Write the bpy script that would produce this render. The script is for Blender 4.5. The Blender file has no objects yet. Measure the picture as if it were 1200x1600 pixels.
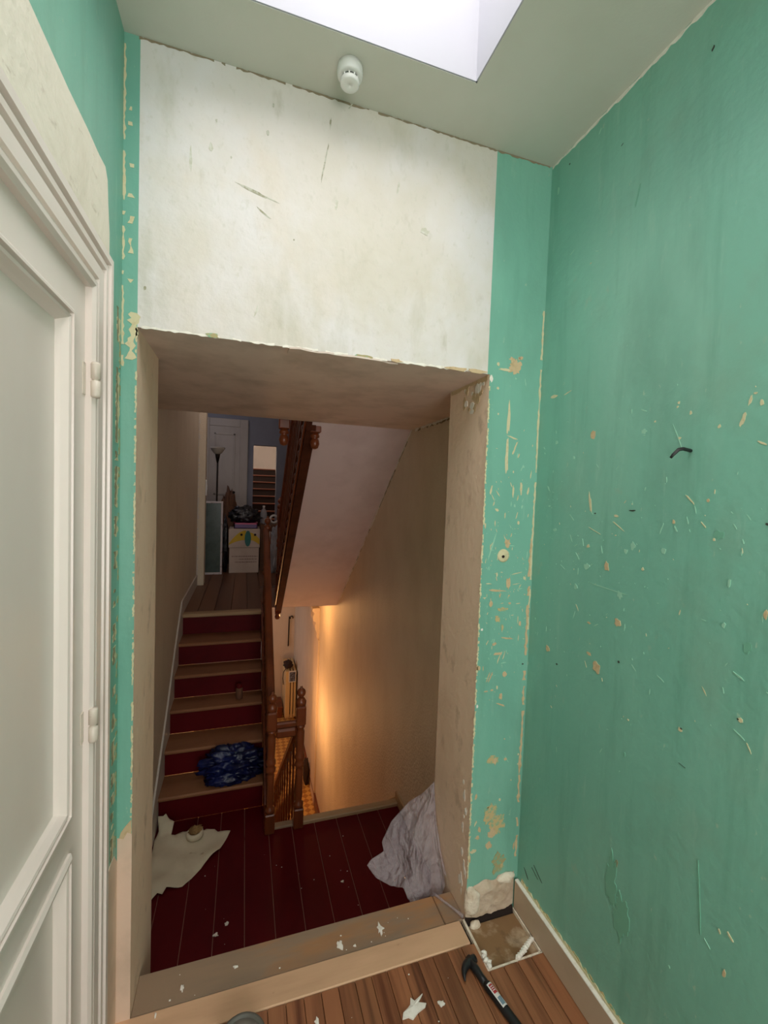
import bpy, bmesh, math, random
from mathutils import Vector, Matrix, noise
C = bpy.context.scene.collection
rnd = random.Random(7)

# ---------------- camera ----------------
cam_data = bpy.data.cameras.new('camera')
cam = bpy.data.objects.new('camera', cam_data); C.objects.link(cam)
right = Vector((0.9517, -0.3047, 0.0352)); fwd = Vector((0.3053, 0.9513, -0.0419)); 
right.normalize(); fwd = (fwd - right * fwd.dot(right)).normalized(); up = right.cross(fwd)
CAMH = 1.6
cam.matrix_world = Matrix(((right.x, up.x, -fwd.x, 0), (right.y, up.y, -fwd.y, 0), (right.z, up.z, -fwd.z, CAMH), (0, 0, 0, 1)))
cam_data.sensor_fit = 'HORIZONTAL'; cam_data.sensor_width = 36; cam_data.lens = 676.4 / 1200 * 36
cam_data.clip_start = .02
bpy.context.scene.camera = cam

# ---------------- light ----------------
world = bpy.data.worlds.new('sky'); bpy.context.scene.world = world; world.use_nodes = True
bg = world.node_tree.nodes['Background']; bg.inputs[0].default_value = (1.0, .965, .93, 1); bg.inputs[1].default_value = 7.0
def lamp(name, kind, loc, energy, color, size=.1, rot=(0, 0, 0), size_y=None, portal=False):
    d = bpy.data.lights.new(name, kind); d.energy = energy; d.color = color
    if kind == 'AREA':
        d.size = size
        if size_y: d.shape = 'RECTANGLE'; d.size_y = size_y
        if portal: d.cycles.is_portal = True
    else: d.shadow_soft_size = size
    o = bpy.data.objects.new(name, d); C.objects.link(o); o.location = loc; o.rotation_euler = rot
    return o
# daylight enters through the roof light: a sampling portal for the sky at the top of its shaft
lamp('skylight_portal', 'AREA', (.238, .45, 3.44), 1, (1, 1, 1), .78, size_y=1.5, portal=True)
# and through the window at the near end of the room, behind the camera
lamp('window_portal', 'AREA', (.40, -1.72, 1.40), 1, (1, 1, 1), 1.2, rot=(math.radians(90), 0, 0), size_y=1.7, portal=True)
vs = bpy.context.scene.view_settings
vs.view_transform = 'Standard'; vs.look = 'None'; vs.gamma = 1; vs.use_curve_mapping = False
vs.exposure = 0.13

# ---------------- materials ----------------
def lin(r, g, b):
    f = lambda c: (c / 12.92 if c <= .04045 else ((c + .055) / 1.055) ** 2.4)
    return (f(r / 255), f(g / 255), f(b / 255), 1)
def mk(name, rgb, rough=.6, layers=(), bump=None, metal=0, coord='Object', alpha=1, trans=0, spec=.5, rand=0, sheen=0, emit=0):
    """layers: (rgb, scale, stretch(xyz), lo, hi, amount, detail)"""
    m = bpy.data.materials.new(name); m.use_nodes = True; nt = m.node_tree; N = nt.nodes; L = nt.links
    b = N['Principled BSDF']; b.inputs['Roughness'].default_value = rough; b.inputs['Metallic'].default_value = metal
    b.inputs['Specular IOR Level'].default_value = spec
    b.inputs['Alpha'].default_value = alpha; b.inputs['Transmission Weight'].default_value = trans
    b.inputs['Base Color'].default_value = lin(*rgb)
    tc = N.new('ShaderNodeTexCoord'); co = tc.outputs[coord]
    if rand:
        oi = N.new('ShaderNodeObjectInfo'); ad = N.new('ShaderNodeVectorMath'); ad.operation = 'MULTIPLY_ADD'
        ad.inputs[1].default_value = (rand, rand * 1.7, rand * 2.3); L.new(oi.outputs['Random'], ad.inputs[0]); L.new(co, ad.inputs[2]); co = ad.outputs[0]
    cur = None
    for i, (c, sc, st, lo, hi, am, det) in enumerate(layers):
        mp = N.new('ShaderNodeMapping'); mp.inputs['Scale'].default_value = st; mp.inputs['Location'].default_value = (i * 3.7, i * 1.3, i * 2.1)
        L.new(co, mp.inputs['Vector'])
        nz = N.new('ShaderNodeTexNoise'); nz.inputs['Scale'].default_value = sc; nz.inputs['Detail'].default_value = det; nz.inputs['Roughness'].default_value = .62
        L.new(mp.outputs[0], nz.inputs['Vector'])
        mr = N.new('ShaderNodeMapRange'); mr.inputs['From Min'].default_value = lo; mr.inputs['From Max'].default_value = hi; mr.inputs['To Max'].default_value = am
        L.new(nz.outputs['Fac'], mr.inputs['Value'])
        mx = N.new('ShaderNodeMix'); mx.data_type = 'RGBA'
        L.new(mr.outputs[0], mx.inputs['Factor'])
        if cur is None: mx.inputs['A'].default_value = lin(*rgb)
        else: L.new(cur, mx.inputs['A'])
        mx.inputs['B'].default_value = lin(*c); cur = mx.outputs['Result']
    if rand:
        hs = N.new('ShaderNodeHueSaturation'); mr = N.new('ShaderNodeMapRange'); mr.inputs['To Min'].default_value = .82; mr.inputs['To Max'].default_value = 1.15
        L.new(oi.outputs['Random'], mr.inputs['Value']); L.new(mr.outputs[0], hs.inputs['Value'])
        if cur is None: hs.inputs['Color'].default_value = lin(*rgb)
        else: L.new(cur, hs.inputs['Color'])
        cur = hs.outputs['Color']
    if cur is not None: L.new(cur, b.inputs['Base Color'])
    if bump:
        nz = N.new('ShaderNodeTexNoise'); nz.inputs['Scale'].default_value = bump[0]; nz.inputs['Detail'].default_value = 6
        L.new(co, nz.inputs['Vector']); bp = N.new('ShaderNodeBump'); bp.inputs['Strength'].default_value = bump[1]; bp.inputs['Distance'].default_value = bump[2] if len(bump) > 2 else .004
        L.new(nz.outputs['Fac'], bp.inputs['Height']); L.new(bp.outputs[0], b.inputs['Normal'])
    return m
V1 = (1, 1, 1)
GL = [((103, 165, 147), 1.3, (1, 1, .35), .38, .68, .75, 4), ((157, 200, 182), 1.9, (1.4, 1.4, .3), .5, .8, .55, 5),
      ((132, 164, 144), 2.6, (1, 1, .8), .56, .74, .5, 5), ((98, 152, 130), 11, (1, 1, .10), .54, .74, .5, 5), ((106, 150, 132), 1.7, (1, 1, .4), .56, .70, .5, 6), ((178, 178, 150), 9, (1, 1, .6), .66, .76, .45, 6), ((168, 206, 186), 26, (1, 1, .14), .62, .76, .35, 5), ((170, 196, 172), 42, (1, 1, .5), .69, .74, .6, 3)]
M = {}
M['green'] = mk('green_paint', (129, 187, 167), .42, GL, (40, .35, .004))
M['white_wall'] = mk('bare_white_plaster', (221, 214, 207), .75, [((209, 201, 184), 1.6, (1, 1, .8), .42, .66, .85, 5), ((228, 224, 226), 2.2, (1, 1, .7), .45, .62, .8, 4),
      ((178, 174, 148), 5, (1, 1, .35), .56, .78, .6, 6), ((172, 166, 142), 15, (1, 1, .35), .63, .78, .5, 6), ((200, 196, 182), 60, (1, 1, .6), .58, .72, .4, 4), ((222, 208, 190), 3.1, (1, 1, .6), .58, .75, .6, 4)], (30, .7, .005))
M['reveal'] = mk('cream_plaster', (236, 208, 182), .6, [((212, 180, 150), 3, (1, 1, .6), .5, .75, .6, 6), ((160, 134, 106), 13, (1, 1, .6), .58, .74, .6, 6)], (28, .6, .005))
M['stairwall'] = mk('stairwell_plaster', (220, 204, 180), .65, [((204, 186, 160), 4, (1, 1, .5), .45, .7, .6, 6)], (60, .7, .006))
M['soffit'] = mk('soffit_paint', (224, 206, 194), .6, [((170, 152, 138), 5, V1, .45, .7, .5, 5)], (40, .12, .003))
M['slope'] = mk('pinkish_soffit', (222, 202, 200), .65, [((192, 170, 168), 3, V1, .45, .7, .5, 5)], (40, .12, .003))
M['ceil'] = mk('ceiling_paint', (205, 204, 192), .8, [((196, 195, 180), 4, V1, .4, .7, .5, 4)], (120, .15, .002))
M['shaft'] = mk('skylight_lining', (176, 176, 184), .7)
M['door'] = mk('white_gloss_paint', (234, 222, 214), .28, [((224, 210, 200), 3, (1, 1, .4), .45, .7, .5, 4)], (90, .05, .002))
M['hinge'] = mk('painted_hinge', (214, 202, 188), .35, [((150, 124, 104), 40, V1, .64, .72, .6, 4)])
M['pink_plaster'] = mk('pinkish_skim', (226, 198, 176), .75, [((196, 172, 150), 6, V1, .45, .7, .6, 6)], (30, .3, .004))
M['plaster_patch'] = mk('plaster_patch', (232, 224, 208), .8, [((214, 202, 182), 5, (1, 1, .7), .5, .72, .6, 6), ((164, 144, 124), 20, (1, 1, 2.5), .62, .76, .6, 6)], (34, .7, .005))
M['cream'] = mk('bared_cream', (214, 204, 166), .8, [((196, 176, 132), 60, V1, .5, .7, .6, 3)])
M['beige'] = mk('bared_beige', (206, 180, 142), .8, [((178, 150, 108), 60, V1, .5, .7, .6, 3)])
M['palegreen'] = mk('pale_scuff', (156, 204, 180), .5)
M['darkmark'] = mk('dark_mark', (58, 66, 56), .7)
M['dullgreen'] = mk('dull_scuff', (116, 174, 149), .5)
M['terracotta'] = mk('terracotta_spot', (140, 134, 104), .7)
M['white_chip'] = mk('white_chip', (240, 234, 224), .8, [((214, 204, 188), 60, V1, .5, .7, .6, 3)])
M['ochre'] = mk('bared_ochre', (200, 178, 130), .8, [((128, 178, 146), 70, V1, .5, .58, .8, 4)])
M['brownish'] = mk('rubbed_brown', (172, 160, 116), .8, [((128, 178, 146), 60, V1, .48, .58, .9, 4)])
M['scuff_olive'] = mk('olive_scuff', (160, 156, 132), .8, [((200, 198, 184), 40, V1, .45, .6, .9, 3)])
M['scuff_faint'] = mk('faint_scuff', (200, 197, 180), .8, [((216, 214, 205), 60, V1, .45, .6, .9, 3)])
M['scuff_tan'] = mk('tan_scuff', (208, 200, 184), .8, [((216, 214, 205), 60, V1, .45, .6, .9, 3)])
M['scuff_yellow'] = mk('yellow_scuff', (209, 204, 180), .8, [((216, 214, 205), 50, V1, .45, .6, .9, 3)])
M['crack'] = mk('crack_dirt', (142, 128, 104), .9)
WOODL = [((92, 50, 30), 16, (1, .045, 1), .44, .64, .9, 6), ((178, 124, 84), 5, (1, .05, 1), .5, .75, .55, 5), ((66, 36, 24), 38, (1, .03, 1), .56, .7, .6, 5)]
M['plank'] = mk('brown_plank', (152, 98, 66), .42, WOODL, (60, .1, .002), rand=20)
M['gapdark'] = mk('dark_gap', (34, 20, 14), .9)
M['lightboard'] = mk('pale_threshold_wood', (216, 174, 138), .6, [((180, 140, 108), 7, (.15, 1, 1), .45, .7, .6, 5), ((150, 108, 80), 26, (.5, 1, 1), .66, .76, .6, 4)], (70, .12, .002))
M['oldboard'] = mk('worn_threshold_wood', (152, 126, 102), .65, [((172, 122, 78), 3.2, (.5, 1.8, 1), .47, .58, .85, 5), ((126, 110, 94), 6, (.15, 1, 1), .48, .66, .7, 5), ((160, 130, 104), 30, (.2, 1, 1), .64, .74, .5, 4)], (60, .15, .002))
M['red'] = mk('oxblood_floor_paint', (90, 9, 16), .55, [((68, 6, 11), 3, (1, .4, 1), .42, .7, .7, 5), ((104, 26, 26), 26, (1, .2, 1), .66, .76, .3, 5)], (60, .08, .002), spec=.15)
M['dust'] = mk('dusty_joint', (150, 104, 88), .9)
M['tread'] = mk('worn_tread', (146, 98, 64), .6, [((122, 78, 50), 6, (.2, 1, 1), .42, .7, .7, 5), ((92, 40, 30), 3, V1, .56, .75, .5, 5)], (50, .1, .002), rand=5)
M['nosing'] = mk('pale_nosing', (176, 146, 110), .6, [((150, 118, 84), 12, (.2, 1, 1), .45, .7, .6, 5)])
M['darkwood'] = mk('dark_varnished_wood', (120, 60, 30), .34, [((78, 36, 18), 9, (1, 1, .15), .45, .7, .7, 5), ((146, 80, 40), 6, (1, 1, .15), .55, .75, .4, 4)], (50, .1, .002))
M['stringwood'] = mk('dark_string_wood', (84, 44, 28), .75, [((56, 28, 18), 9, (1, 1, .3), .4, .68, .8, 5)], (50, .1, .002), spec=.08)
M['hallwood'] = mk('hall_floorboards', (118, 78, 52), .45, [((92, 56, 36), 8, (1, .06, 1), .42, .68, .7, 5)], (60, .08, .002), rand=8)
M['hallwall'] = mk('blue_grey_hall_paint', (150, 152, 164), .7, [((138, 140, 150), 4, V1, .45, .7, .5, 4)])
M['hallwhite'] = mk('hall_white_paint', (206, 196, 186), .5, [((188, 176, 164), 4, (1, 1, .4), .45, .7, .5, 4)])
M['paper'] = mk('torn_cream_paper', (222, 210, 184), .85, [((204, 190, 162), 6, V1, .45, .7, .6, 5), ((150, 116, 72), 7, V1, .66, .72, .8, 3)], (40, .3, .004))
M['stain'] = mk('brown_stain', (158, 126, 80), .9, [((124, 90, 52), 30, V1, .45, .6, .7, 4)])
M['film'] = mk('clear_film', (206, 192, 196), .25, [((176, 162, 170), 14, (1, 1, .3), .42, .65, .7, 6)], (30, 1, .035), alpha=.34, spec=.6)
M['bluebag'] = mk('blue_plastic', (17, 28, 80), .34, [((9, 13, 42), 5, V1, .42, .6, .9, 3)], (16, .5, .012), spec=.35)
M['blackbag'] = mk('black_plastic', (24, 22, 26), .22, (), (26, .8, .015), spec=.8)
M['black'] = mk('black_steel', (26, 26, 28), .42, [((52, 50, 48), 40, V1, .58, .7, .5, 4)], (80, .1, .002))
M['grip'] = mk('black_rubber', (20, 20, 21), .6)
M['label_white'] = mk('sticker_white', (224, 220, 216), .4)
M['label_red'] = mk('sticker_red', (176, 52, 56), .4)
M['label_blue'] = mk('sticker_blue_grey', (120, 142, 156), .4)
M['grey'] = mk('grey_plastic', (92, 90, 82), .5, [((74, 72, 66), 20, V1, .45, .7, .5, 4)])
M['greylight'] = mk('grey_lid', (138, 132, 124), .5, [((118, 112, 106), 30, V1, .45, .7, .5, 4)])
M['base'] = mk('pale_skirting', (196, 172, 148), .5, [((176, 152, 128), 6, V1, .45, .7, .5, 5)], (60, .1, .002))
M['rubble'] = mk('broken_plaster', (236, 222, 202), .95, [((178, 150, 122), 12, V1, .48, .68, .8, 6), ((92, 74, 58), 30, V1, .64, .74, .8, 5)], (40, .9, .012))
M['mortar'] = mk('bared_mortar', (206, 186, 164), .95, [((176, 150, 124), 10, V1, .45, .68, .8, 6), ((120, 100, 82), 36, V1, .62, .74, .7, 5)], (50, .7, .008))
M['subfloor'] = mk('stained_subfloor', (138, 104, 70), .75, [((204, 180, 152), 9, V1, .48, .66, .85, 6), ((80, 58, 40), 13, V1, .54, .68, .7, 6)], (30, .4, .006))
M['detector'] = mk('white_plastic', (226, 226, 220), .4)
M['detdark'] = mk('detector_slot', (96, 98, 94), .7)
M['card'] = mk('white_card', (206, 186, 172), .7, [((190, 168, 152), 12, V1, .45, .7, .4, 4)])
M['yellow'] = mk('yellow_print', (214, 176, 34), .6)
M['teal'] = mk('teal_print', (46, 116, 110), .6)
M['print'] = mk('grey_print', (150, 122, 112), .7)
M['crate'] = mk('purple_plastic', (92, 50, 120), .4)
M['pink'] = mk('pink_plastic', (206, 70, 120), .4)
M['glassboard'] = mk('green_glass', (74, 88, 82), .2, [((48, 64, 58), 6, V1, .45, .65, .7, 5), ((124, 136, 104), 4, (1, 1, .4), .55, .75, .6, 5)])
M['frame'] = mk('frame_white', (206, 194, 194), .5, [((120, 90, 84), 9, (1, 1, 1), .6, .66, .8, 2)])
M['lampshade'] = mk('lamp_glass', (196, 186, 172), .4)
M['brass'] = mk('dark_metal', (44, 34, 26), .4, metal=.6)
M['clear'] = mk('clear_bottle', (196, 196, 202), .12, (), (20, .4, .01), alpha=.45, spec=.8)
M['brownstuff'] = mk('brown_card', (110, 74, 52), .8, [((84, 54, 38), 10, V1, .45, .7, .5, 4)])
M['radiator'] = mk('cream_enamel', (226, 196, 142), .4)
M['tile'] = mk('patterned_hall_tile', (214, 160, 78), .4)
M['terrapic'] = mk('photo_print', (120, 128, 150), .5, [((60, 56, 62), 30, V1, .45, .55, .9, 3)])
M['cloth'] = mk('dark_cloth', (54, 36, 30), .9)
M['lowwall'] = mk('lower_hall_paint', (222, 202, 178), .65, [((206, 184, 158), 4, (1, 1, .5), .45, .7, .5, 4)], (60, .2, .003))
# patterned tile: a small repeating check of two tones
nt = M['tile'].node_tree; ck = nt.nodes.new('ShaderNodeTexChecker'); ck.inputs['Scale'].default_value = 14
ck.inputs['Color1'].default_value = lin(226, 178, 96); ck.inputs['Color2'].default_value = lin(184, 126, 66)
tcn = nt.nodes.new('ShaderNodeTexCoord'); mpn = nt.nodes.new('ShaderNodeMapping'); mpn.inputs['Rotation'].default_value = (0, 0, .785)
nt.links.new(tcn.outputs['Object'], mpn.inputs[0]); nt.links.new(mpn.outputs[0], ck.inputs[0]); nt.links.new(ck.outputs[0], nt.nodes['Principled BSDF'].inputs['Base Color'])

# ---------------- mesh helpers ----------------
class MB:
    def __init__(s): s.v = []; s.f = []; s.mi = []; s.sm = []
    def add(s, vs, fs, mi=0, smooth=False):
        o = len(s.v); s.v += [tuple(v) for v in vs]
        for k, f in enumerate(fs):
            s.f.append([i + o for i in f]); s.mi.append(mi if isinstance(mi, int) else mi[k]); s.sm.append(smooth)
        return s
    def box(s, a, b, mi=0):
        x0, y0, z0 = a; x1, y1, z1 = b
        # faces order: -x +x -y +y -z +z
        return s.add([(x0, y0, z0), (x1, y0, z0), (x1, y1, z0), (x0, y1, z0), (x0, y0, z1), (x1, y0, z1), (x1, y1, z1), (x0, y1, z1)],
                     [(0, 4, 7, 3), (1, 2, 6, 5), (0, 1, 5, 4), (3, 7, 6, 2), (0, 3, 2, 1), (4, 5, 6, 7)], mi)
    def bbox(s, a, b, bev, mi=0):      # box with chamfered edges
        bm = bmesh.new(); bmesh.ops.create_cube(bm, size=1)
        for v in bm.verts: v.co = Vector([(a[i] + b[i]) / 2 + v.co[i] * (b[i] - a[i]) for i in range(3)])
        bmesh.ops.bevel(bm, geom=bm.edges[:], offset=bev, segments=1, affect='EDGES')
        return s.bm(bm, mi)
    def bm(s, bm, mi=0, smooth=False):
        bm.verts.index_update(); s.add([v.co.copy() for v in bm.verts], [[v.index for v in f.verts] for f in bm.faces], mi, smooth); bm.free(); return s
    def lathe(s, prof, c=(0, 0, 0), n=12, mi=0, axis='z', smooth=True, ring=False):
        vs = []; fs = []
        for r, h in prof:
            for k in range(n):
                a = 2 * math.pi * k / n; p = (r * math.cos(a), r * math.sin(a), h)
                if axis == 'x': p = (p[2], p[0], p[1])
                if axis == 'y': p = (p[0], p[2], p[1])
                vs.append((p[0] + c[0], p[1] + c[1], p[2] + c[2]))
        for i in range(len(prof) - 1):
            for k in range(n): fs.append((i * n + k, i * n + (k + 1) % n, (i + 1) * n + (k + 1) % n, (i + 1) * n + k))
        if ring: fs += [((len(prof) - 1) * n + k, (len(prof) - 1) * n + (k + 1) % n, (k + 1) % n, k) for k in range(n)]
        else: fs.append(list(range(n))[::-1]); fs.append([(len(prof) - 1) * n + k for k in range(n)])
        return s.add(vs, fs, mi, smooth)
    def tube(s, pts, r, n=8, mi=0):
        rs = r if isinstance(r, (list, tuple)) else [r] * len(pts); vs = []; fs = []
        for i, p in enumerate(pts):
            p = Vector(p); d = (Vector(pts[min(i + 1, len(pts) - 1)]) - Vector(pts[max(i - 1, 0)])).normalized()
            q = d.orthogonal().normalized() if abs(d.z) > .95 else d.cross(Vector((0, 0, 1))).normalized(); w = d.cross(q)
            for k in range(n):
                a = 2 * math.pi * k / n; vs.append(p + (q * math.cos(a) + w * math.sin(a)) * rs[i])
        for i in range(len(pts) - 1):
            for k in range(n): fs.append((i * n + k, i * n + (k + 1) % n, (i + 1) * n + (k + 1) % n, (i + 1) * n + k))
        fs.append(list(range(n))[::-1]); fs.append([(len(pts) - 1) * n + k for k in range(n)])
        return s.add(vs, fs, mi, True)
    def prism(s, poly, d0, d1, axis, mi=0):   # polygon in the two other axes extruded along axis
        n = len(poly); vs = []
        for d in (d0, d1):
            for u, w in poly: vs.append({'x': (d, u, w), 'y': (u, d, w), 'z': (u, w, d)}[axis])
        fs = [[i, (i + 1) % n, n + (i + 1) % n, n + i] for i in range(n)] + [list(range(n))[::-1], [n + i for i in range(n)]]
        return s.add(vs, fs, mi)
    def build(s, name, mats, parent=None, kind=None, label=None):
        me = bpy.data.meshes.new(name); off = parent_loc(parent)
        me.from_pydata([(v[0] - off[0], v[1] - off[1], v[2] - off[2]) for v in s.v], [], s.f)
        for m in (mats if isinstance(mats, (list, tuple)) else [mats]): me.materials.append(M[m])
        me.polygons.foreach_set('material_index', s.mi); me.polygons.foreach_set('use_smooth', s.sm)
        bm = bmesh.new(); bm.from_mesh(me); bmesh.ops.recalc_face_normals(bm, faces=bm.faces); bm.to_mesh(me); bm.free(); me.update()
        o = bpy.data.objects.new(name, me); C.objects.link(o)
        if parent: o.parent = parent
        if kind: o['kind'] = kind
        if label: o['label'] = label
        return o
def parent_loc(p):
    v = Vector((0, 0, 0))
    while p: v += p.location; p = p.parent
    return v
def thing(name, label, cat, loc, group=None):
    o = bpy.data.objects.new(name, None); C.objects.link(o); o.location = loc; o.empty_display_size = .1
    o['label'] = label; o['category'] = cat
    if group: o['group'] = group
    return o
def tag(o, label, cat, group=None):
    o['label'] = label; o['category'] = cat
    if group: o['group'] = group
    return o
def struct(mb, name, mats, parent=None): return mb.build(name, mats, parent, kind='structure')
def copy_part(o, parent, dx=(0, 0, 0)):
    c = o.copy(); C.objects.link(c); c.parent = parent; c.location = o.location + Vector(dx); return c
def ragged(cx, cy, hl, hw, ang, rg, n=11, j=.45):
    out = []; ca, sa = math.cos(ang), math.sin(ang)
    sd = rg.uniform(0, 99)
    for k in range(n):
        a = 2 * math.pi * (k + rg.uniform(-.25, .25)) / n; q = 1 + rg.uniform(-j, j * .5)
        if n > 20: q = 1 + .75 * noise.noise(Vector((math.cos(a) * 1.6, math.sin(a) * 1.6, sd))) + .45 * noise.noise(Vector((math.cos(a) * 5, math.sin(a) * 5, sd))) + rg.uniform(-.1, .1)
        x, y = hl * math.cos(a) * q, hw * math.sin(a) * q
        out.append((cx + x * ca - y * sa, cy + x * sa + y * ca))
    return out
def lump(c, r, seed, amp=.35, freq=2.2, sub=3, stretch=(1, 1, 1), floor=None):
    bm = bmesh.new(); bmesh.ops.create_icosphere(bm, subdivisions=sub, radius=1)
    for v in bm.verts:
        d = v.co.normalized(); p = Vector((d.x * stretch[0], d.y * stretch[1], d.z * stretch[2])) * freq + Vector((seed * 3.1, seed * 1.7, seed))
        k = 1 + amp * (noise.noise(p) + .6 * (1 - 2 * abs(noise.noise(p * 2.3))) * .8)
        v.co = Vector((c[0] + d.x * r[0] * k, c[1] + d.y * r[1] * k, c[2] + d.z * r[2] * k))
        if floor is not None and v.co.z < floor: v.co.z = floor + (v.co.z - floor) * .02
    return MB().bm(bm, 0, True)
# ---------------- dimensions (metres) ----------------
D = 1.389; DB = 1.70                    # front wall: near and far face
XL, XR = -.336, 1.05                    # near room side walls
OL, OR, OT = -.297, .828, 2.042         # opening
CE = 2.82
SL, SR = -.50, 1.071                    # stairwell side walls
LZ, UZ, BZ = -.576, .504, -3.0          # landing, upper hall, lower hall floors
PF = 1.50                               # front edge of the platform under the opening

# ---------------- walls ----------------
w = MB()
w.box((-1.0, D, -1), (OL, DB, 3.7), (1, 1, 0, 1, 1, 1))
w.box((OR, D, -1), (1.4, DB, 3.7), (1, 1, 0, 1, 1, 1))
w.box((OL, D, OT), (.819, DB - .03, 3.7), (1, 1, 2, 1, 3, 1))
w.box((.819, D, OT), (OR, DB - .03, 3.7), (0, 0, 0, 0, 3, 0))
wall_front = struct(w, 'wall_front', ['green', 'reveal', 'white_wall', 'soffit'])
w = MB(); DY0, DY1, DZ = .34, 1.14, 2.04
w.box((-1.0, DY1, -.3), (XL, D + .05, 3.0)).box((-1.0, -1.8, -.3), (XL, DY0, 3.0)).box((-1.0, DY0, DZ), (XL, DY1, 3.0)).box((-1.0, DY0, -.3), (-.5, DY1, DZ))  # last box backs the door, added to keep outside light from leaking in
wall_left = struct(w, 'wall_left', 'green')
wall_right = struct(MB().box((XR, -1.8, -.3), (1.4, D + .05, 3.0)), 'wall_right', 'green')
wall_back = struct(MB().box((-1.0, -1.8, -.3), (-.20, -1.6, 3.0)).box((1.0, -1.8, -.3), (1.4, -1.6, 3.0)).box((-.20, -1.8, -.3), (1.0, -1.6, .55)).box((-.20, -1.8, 2.25), (1.0, -1.6, 3.0)), 'wall_back', 'reveal')
w = MB()
for a, b in (((-.20, .55), (1.0, .60)), ((-.20, 2.20), (1.0, 2.25)), ((-.20, .60), (-.15, 2.20)), ((.95, .60), (1.0, 2.20)), ((.38, .60), (.42, 2.20))): w.box((a[0], -1.74, a[1]), (b[0], -1.68, b[1]))
struct(w, 'window_2', 'door')
SX0, SX1, SY0, SY1 = -.15, .626, -.30, 1.197
c = MB()
c.box((-1, -1.8, CE), (SX0, D + .05, CE + .25)).box((SX1, -1.8, CE), (1.4, D + .05, CE + .25)).box((SX0, -1.8, CE), (SX1, SY0, CE + .25)).box((SX0, SY1, CE), (SX1, D + .05, CE + .25))
ceiling = struct(c, 'ceiling', 'ceil')
s = MB(); t_ = .08; h0, h1 = CE + .002, 3.45
s.box((SX0 - t_, SY0 - t_, CE + .25), (SX0, SY1 + t_, h1)).box((SX1, SY0 - t_, CE + .25), (SX1 + t_, SY1 + t_, h1)).box((SX0, SY0 - t_, CE + .25), (SX1, SY0, h1)).box((SX0, SY1, CE + .25), (SX1, SY1 + t_, h1))
for a, b in (((SX0, SY0, h0), (SX0 + .004, SY1, h1)), ((SX1 - .004, SY0, h0), (SX1, SY1, h1)), ((SX0, SY0, h0), (SX1, SY0 + .004, h1)), ((SX0, SY1 - .004, h0), (SX1, SY1, h1))): s.box(a, b)
struct(s, 'window_1', 'shaft')
# stairwell shell
struct(MB().box((SL - .3, DB - .02, -3.2), (SL, 5.2, 3.6)), 'wall_stair_left', 'stairwall')
struct(MB().box((SR, DB - .02, -3.2), (SR + .3, 12.5, 3.7)), 'wall_stair_right', 'stairwall')
struct(MB().box((-2.6, DB, 3.4), (1.5, 12.6, 3.7)), 'ceiling_stairwell', 'hallwhite')
struct(MB().box((SL - .3, DB - .03, OT), (SR + .3, 2.79, OT + .24)), 'ceiling_landing', 'soffit')
sl = -(OT - .25) / (5.04 - 2.79)
struct(MB().prism([(2.79, OT), (5.04, .25), (5.04, .42), (5.0, .504), (2.79, OT + .24)], .40, SR + .01, 'x'), 'ceiling_slope', 'slope')
struct(MB().box((.37, 5.03, .255), (SR, 5.045, .30)), 'trim_1', 'hallwhite')
# upper hall
struct(MB().box((-2.6, 5.2, .2), (-.425, 5.36, 3.6)), 'wall_hall_jamb', 'stairwall')
rgj = random.Random(5); jm = MB()
for q in range(46):
    z = .62 + q * .042; jm.box((SL + .0005, 5.185, z), (SL + .004 + rgj.uniform(0, .012), 5.2, z + rgj.uniform(.02, .042)))
jm.build('ragged_joint', 'hallwhite', bpy.data.objects['wall_hall_jamb'], kind='stuff')
w = MB(); w.box((-2.6, 8.3, .2), (.13, 8.45, 3.6)).box((.54, 8.3, .2), (1.2, 8.45, 3.6)).box((.13, 8.3, 2.41), (.54, 8.45, 3.6))
struct(w, 'wall_hall_back', 'hallwall')
struct(MB().box((-2.6, 5.3, .2), (-1.5, 8.4, 3.6)), 'wall_hall_left', 'hallwall')
struct(MB().box((SL, 4.05, .255), (.17, 5.1, UZ - .02)).box((-2.0, 5.05, .255), (SR + .05, 11.4, UZ - .02)), 'floor_hall', 'hallwood')
floor_hall = bpy.data.objects['floor_hall']
x = -1.5
while x < 1.05:
    MB().bbox((x + .002, (4.05 if x < .10 else 5.06), UZ - .02), (min(x + .138, .168 if x < .10 and x > -.05 else 9), 8.3, UZ), .002).build('floorboard', 'hallwood', floor_hall) if x > SL - .02 else MB().bbox((x + .002, 5.37, UZ - .02), (x + .138, 8.3, UZ), .002).build('floorboard', 'hallwood', floor_hall)
    x += .14
# room beyond the far doorway, with a flight going up
w = MB(); w.box((-.5, 11.9, .2), (1.2, 12.1, 3.6)).box((-.6, 8.4, .2), (-.4, 12, 3.6))
struct(w, 'wall_far_room', 'hallwhite')
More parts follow.
